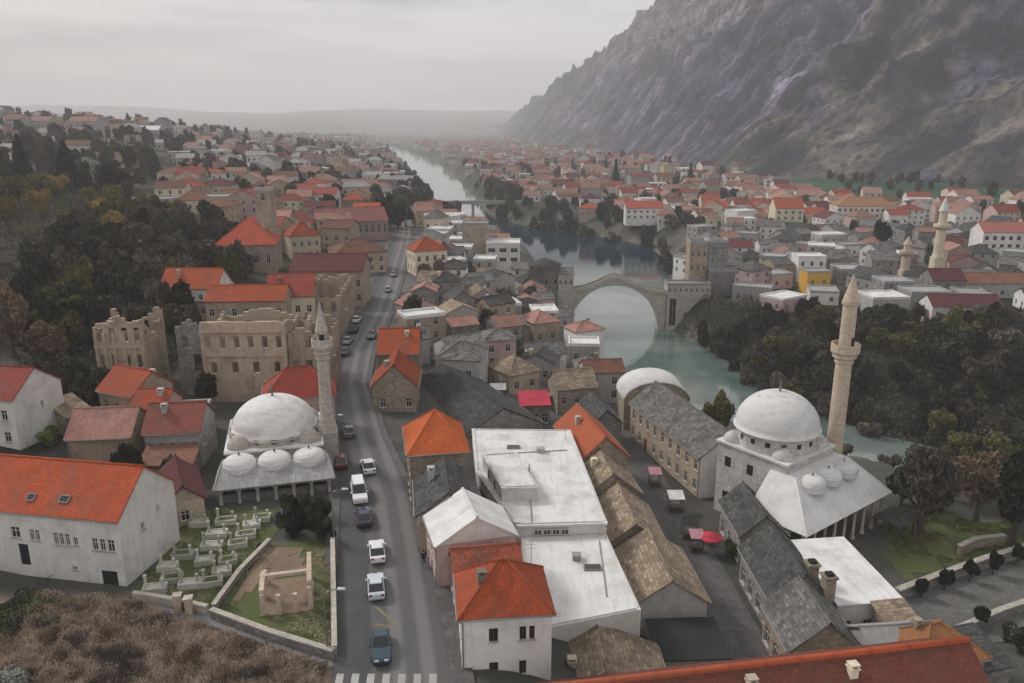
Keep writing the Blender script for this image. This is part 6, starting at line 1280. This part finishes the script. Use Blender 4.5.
# red umbrella and stalls in the street, awnings
def parasol(x, y, z, r, m_, lab):
    t = thing("parasol", (x, y, z), .3, lab, "parasol"); k = MB(); k.tube([(0, 0, 0), (0, 0, 2.6)], .04, 6); k.build("pole", WOOD, t)
    k = MB(); k.lathe([(r, 2.05), (r, 2.2), (r * .5, 2.5), (.02, 2.75)], 8, smooth=False); k.build("canopy", m_, t)
x, y = W(710, 546, 1); parasol(x, y, .1, 1.5, RAWN, "red parasol standing in the market street between slab roofs")
x, y = W(545, 395, 3); parasol(x, y, h1(x, y), 1.6, PAWN, "pink parasol beside the red canvas roof")
x, y = W(913, 629, 3); parasol(x, y, .1, 1.5, RAWN, "red parasol above the tiny stone hut near the bottom right")
def awning(px, py, z, w_, d_, m_, lab, yaw=0):
    x, y = W(px, py, z + 2.6); t = thing("market_stall", (x, y, z), yaw, lab, "stall", "market stalls along the street")
    for a in (-1, 1):
        for b_ in (-1, 1): k = MB(); k.box(a * w_/2 - .05, a * w_/2 + .05, b_ * d_/2 - .05, b_ * d_/2 + .05, -.3, 2.3 + .3 * (b_ > 0)); k.build("post", WOOD, t)
    k = MB(); k.slope((-w_/2 - .2, -d_/2 - .3, 2.32), (w_/2 + .2, -d_/2 - .3, 2.32), (w_/2 + .2, d_/2 + .2, 2.75), (-w_/2 - .2, d_/2 + .2, 2.75), jit=.05, th=.04); k.build("canopy", m_, t)
    k = MB(); k.box(-w_/2 + .1, w_/2 - .1, -d_/2 + .1, d_/2 - .4, 0, .9); k.build("counter", WOOD, t)
awning(690, 520, 0, 1.7, 1.5, BAWN, "stall with black canopy at the street's east side"); awning(697, 533, 0, 1.4, 1.3, PAWN, "stall with pink canopy just before the red parasol")
awning(676, 494, 0, 1.8, 1.6, FRW, "stall with white canopy in front of the inn's end gable"); awning(655, 470, 0, 1.5, 1.3, PAWN, "stall with faded pink canopy beside the inn's long facade")
awning(512, 372, 3, 3, 2.4, PAWN, "stall with pink canopy at the bazaar's far side"); awning(498, 386, 3, 2.6, 2.2, FRW, "stall with white canopy left of the red canvas roof")
# timber shelter right of the great mosque's porch
x, y = W(893, 535, 0); t = thing("timber_shelter", (x, y, 0), R(37), "dark open timber shelter at the great mosque's right side", "shelter")
for a in (-2, 2):
    for b_ in (-1.5, 1.5): k = MB(); k.box(a - .1, a + .1, b_ - .1, b_ + .1, -2, 2.5); k.build("post", WOOD, t)
k = MB(); k.slope((-2.5, -2, 2.5), (2.5, -2, 2.5), (2.5, 0, 3.2), (-2.5, 0, 3.2)); k.slope((2.5, 2, 2.5), (-2.5, 2, 2.5), (-2.5, 0, 3.2), (2.5, 0, 3.2)); k.build("roof", SLD, t)
t = thing("fence", (*W(5, 612, 8.5), 8.3), 0, "thin dark railing on the slope below the large white house", "fence"); O = Vector(W(5, 612, 8.5)); E = Vector(W(62, 578, 8.5)) - O
for j in range(9): p = E * (j / 8); k = MB(); k.box(p.x - .04, p.x + .04, p.y - .04, p.y + .04, -.5, 1.1); k.build("post", STEEL, t)
for z_ in (.55, 1.08): k = MB(); k.tube([(0, 0, z_), (E.x, E.y, z_)], .035, 6); k.build("rail", STEEL, t)
def person(x, y, z, yaw, lab, coat, trousers, hair):
    J = {"pel": (0, 0, .92, .15), "wst": (0, 0, 1.08, .145), "chs": (0, .01, 1.32, .17), "nk": (0, .0, 1.50, .06), "hd": (0, .02, 1.60, .085), "top": (0, .02, 1.70, .09)}
    for s, n in ((-1, "l"), (1, "r")):
        J.update({"sh" + n: (s * .19, 0, 1.42, .075), "el" + n: (s * .25, -.03 + s * .05, 1.15, .055), "wr" + n: (s * .25, .06 + s * .06, .92, .04), "ha" + n: (s * .25, .09 + s * .06, .84, .04),
                  "hip" + n: (s * .10, 0, .88, .105), "kn" + n: (s * .11, .06 + s * .10, .50, .075), "an" + n: (s * .11, -.02 + s * .17, .10, .05), "to" + n: (s * .12, .13 + s * .17, .04, .045)})
    E = [("pel", "wst"), ("wst", "chs"), ("chs", "nk"), ("nk", "hd"), ("hd", "top")] + [e for n in "lr" for e in (("chs", "sh" + n), ("sh" + n, "el" + n), ("el" + n, "wr" + n), ("wr" + n, "ha" + n), ("pel", "hip" + n), ("hip" + n, "kn" + n), ("kn" + n, "an" + n), ("an" + n, "to" + n))]
    ks = list(J); me = bpy.data.meshes.new("person_body"); me.from_pydata([J[k][:3] for k in ks], [(ks.index(a), ks.index(b_)) for a, b_ in E], []); o = bpy.data.objects.new("person_body", me); COL.objects.link(o)
    o.modifiers.new("skin", "SKIN"); sv = me.skin_vertices[0].data
    for k, v in zip(ks, sv): v.radius = (J[k][3], J[k][3]); v.use_root = k == "pel"
    sb = o.modifiers.new("sub", "SUBSURF"); sb.levels = 1; sb.render_levels = 1
    dg = bpy.context.evaluated_depsgraph_get(); m2 = bpy.data.meshes.new_from_object(o.evaluated_get(dg)); bpy.data.objects.remove(o); 
    m2.materials.clear()
    for q in (coat, trousers, MATS["skin_tone"], BLK): m2.materials.append(q)
    for p in m2.polygons: c = p.center; p.material_index = 3 if c.z < .09 else 1 if c.z < .9 and abs(c.x) < .22 else 2 if c.z > 1.49 or (abs(c.x) > .19 and c.z < .93) else 0; p.use_smooth = True
    t = link("person", m2, None, (x, y, z), yaw); tag(t, lab, "person"); k = MB(); k.lathe([(.098, 1.62), (.108, 1.68), (.09, 1.75), (.05, 1.79), (0, 1.80)], 12, (0, .005)); k.build("hair", hair, t)
plain("skin_tone", (.45, .28, .21), .6); CO1, CO2, JE = plain("dark_coat", (.02, .02, .026), .9), plain("brown_coat", (.12, .07, .045), .9), plain("blue_jeans", (.05, .065, .10), .9)
x, y = W(424, 566, 9.2); person(x, y, rz_(x, y) + .12, .1, "person in a dark coat walking along the pavement right of the road", CO1, JE, BLK)
# ------------------------------------------------------------------ the winter haze
HAZE = 0.00022
m = bpy.data.materials.new("haze_air"); m.use_nodes = True; t = m.node_tree; t.nodes.clear()
pv = nd(t, "ShaderNodeVolumePrincipled"); pv.inputs["Color"].default_value = (.985, .985, 1.0, 1); pv.inputs["Density"].default_value = HAZE; pv.inputs["Anisotropy"].default_value = .0
o_ = nd(t, "ShaderNodeOutputMaterial"); t.links.new(pv.outputs[0], o_.inputs["Volume"])
top = float(max(MZ.max(), TZ.max(), 60)) + 12; k = MB(); k.box(-7600, 8200, -400, 9900, -18, top, bottom=True)
tag(k.build("haze", m), "pale winter haze over the valley", "haze", kind="stuff")
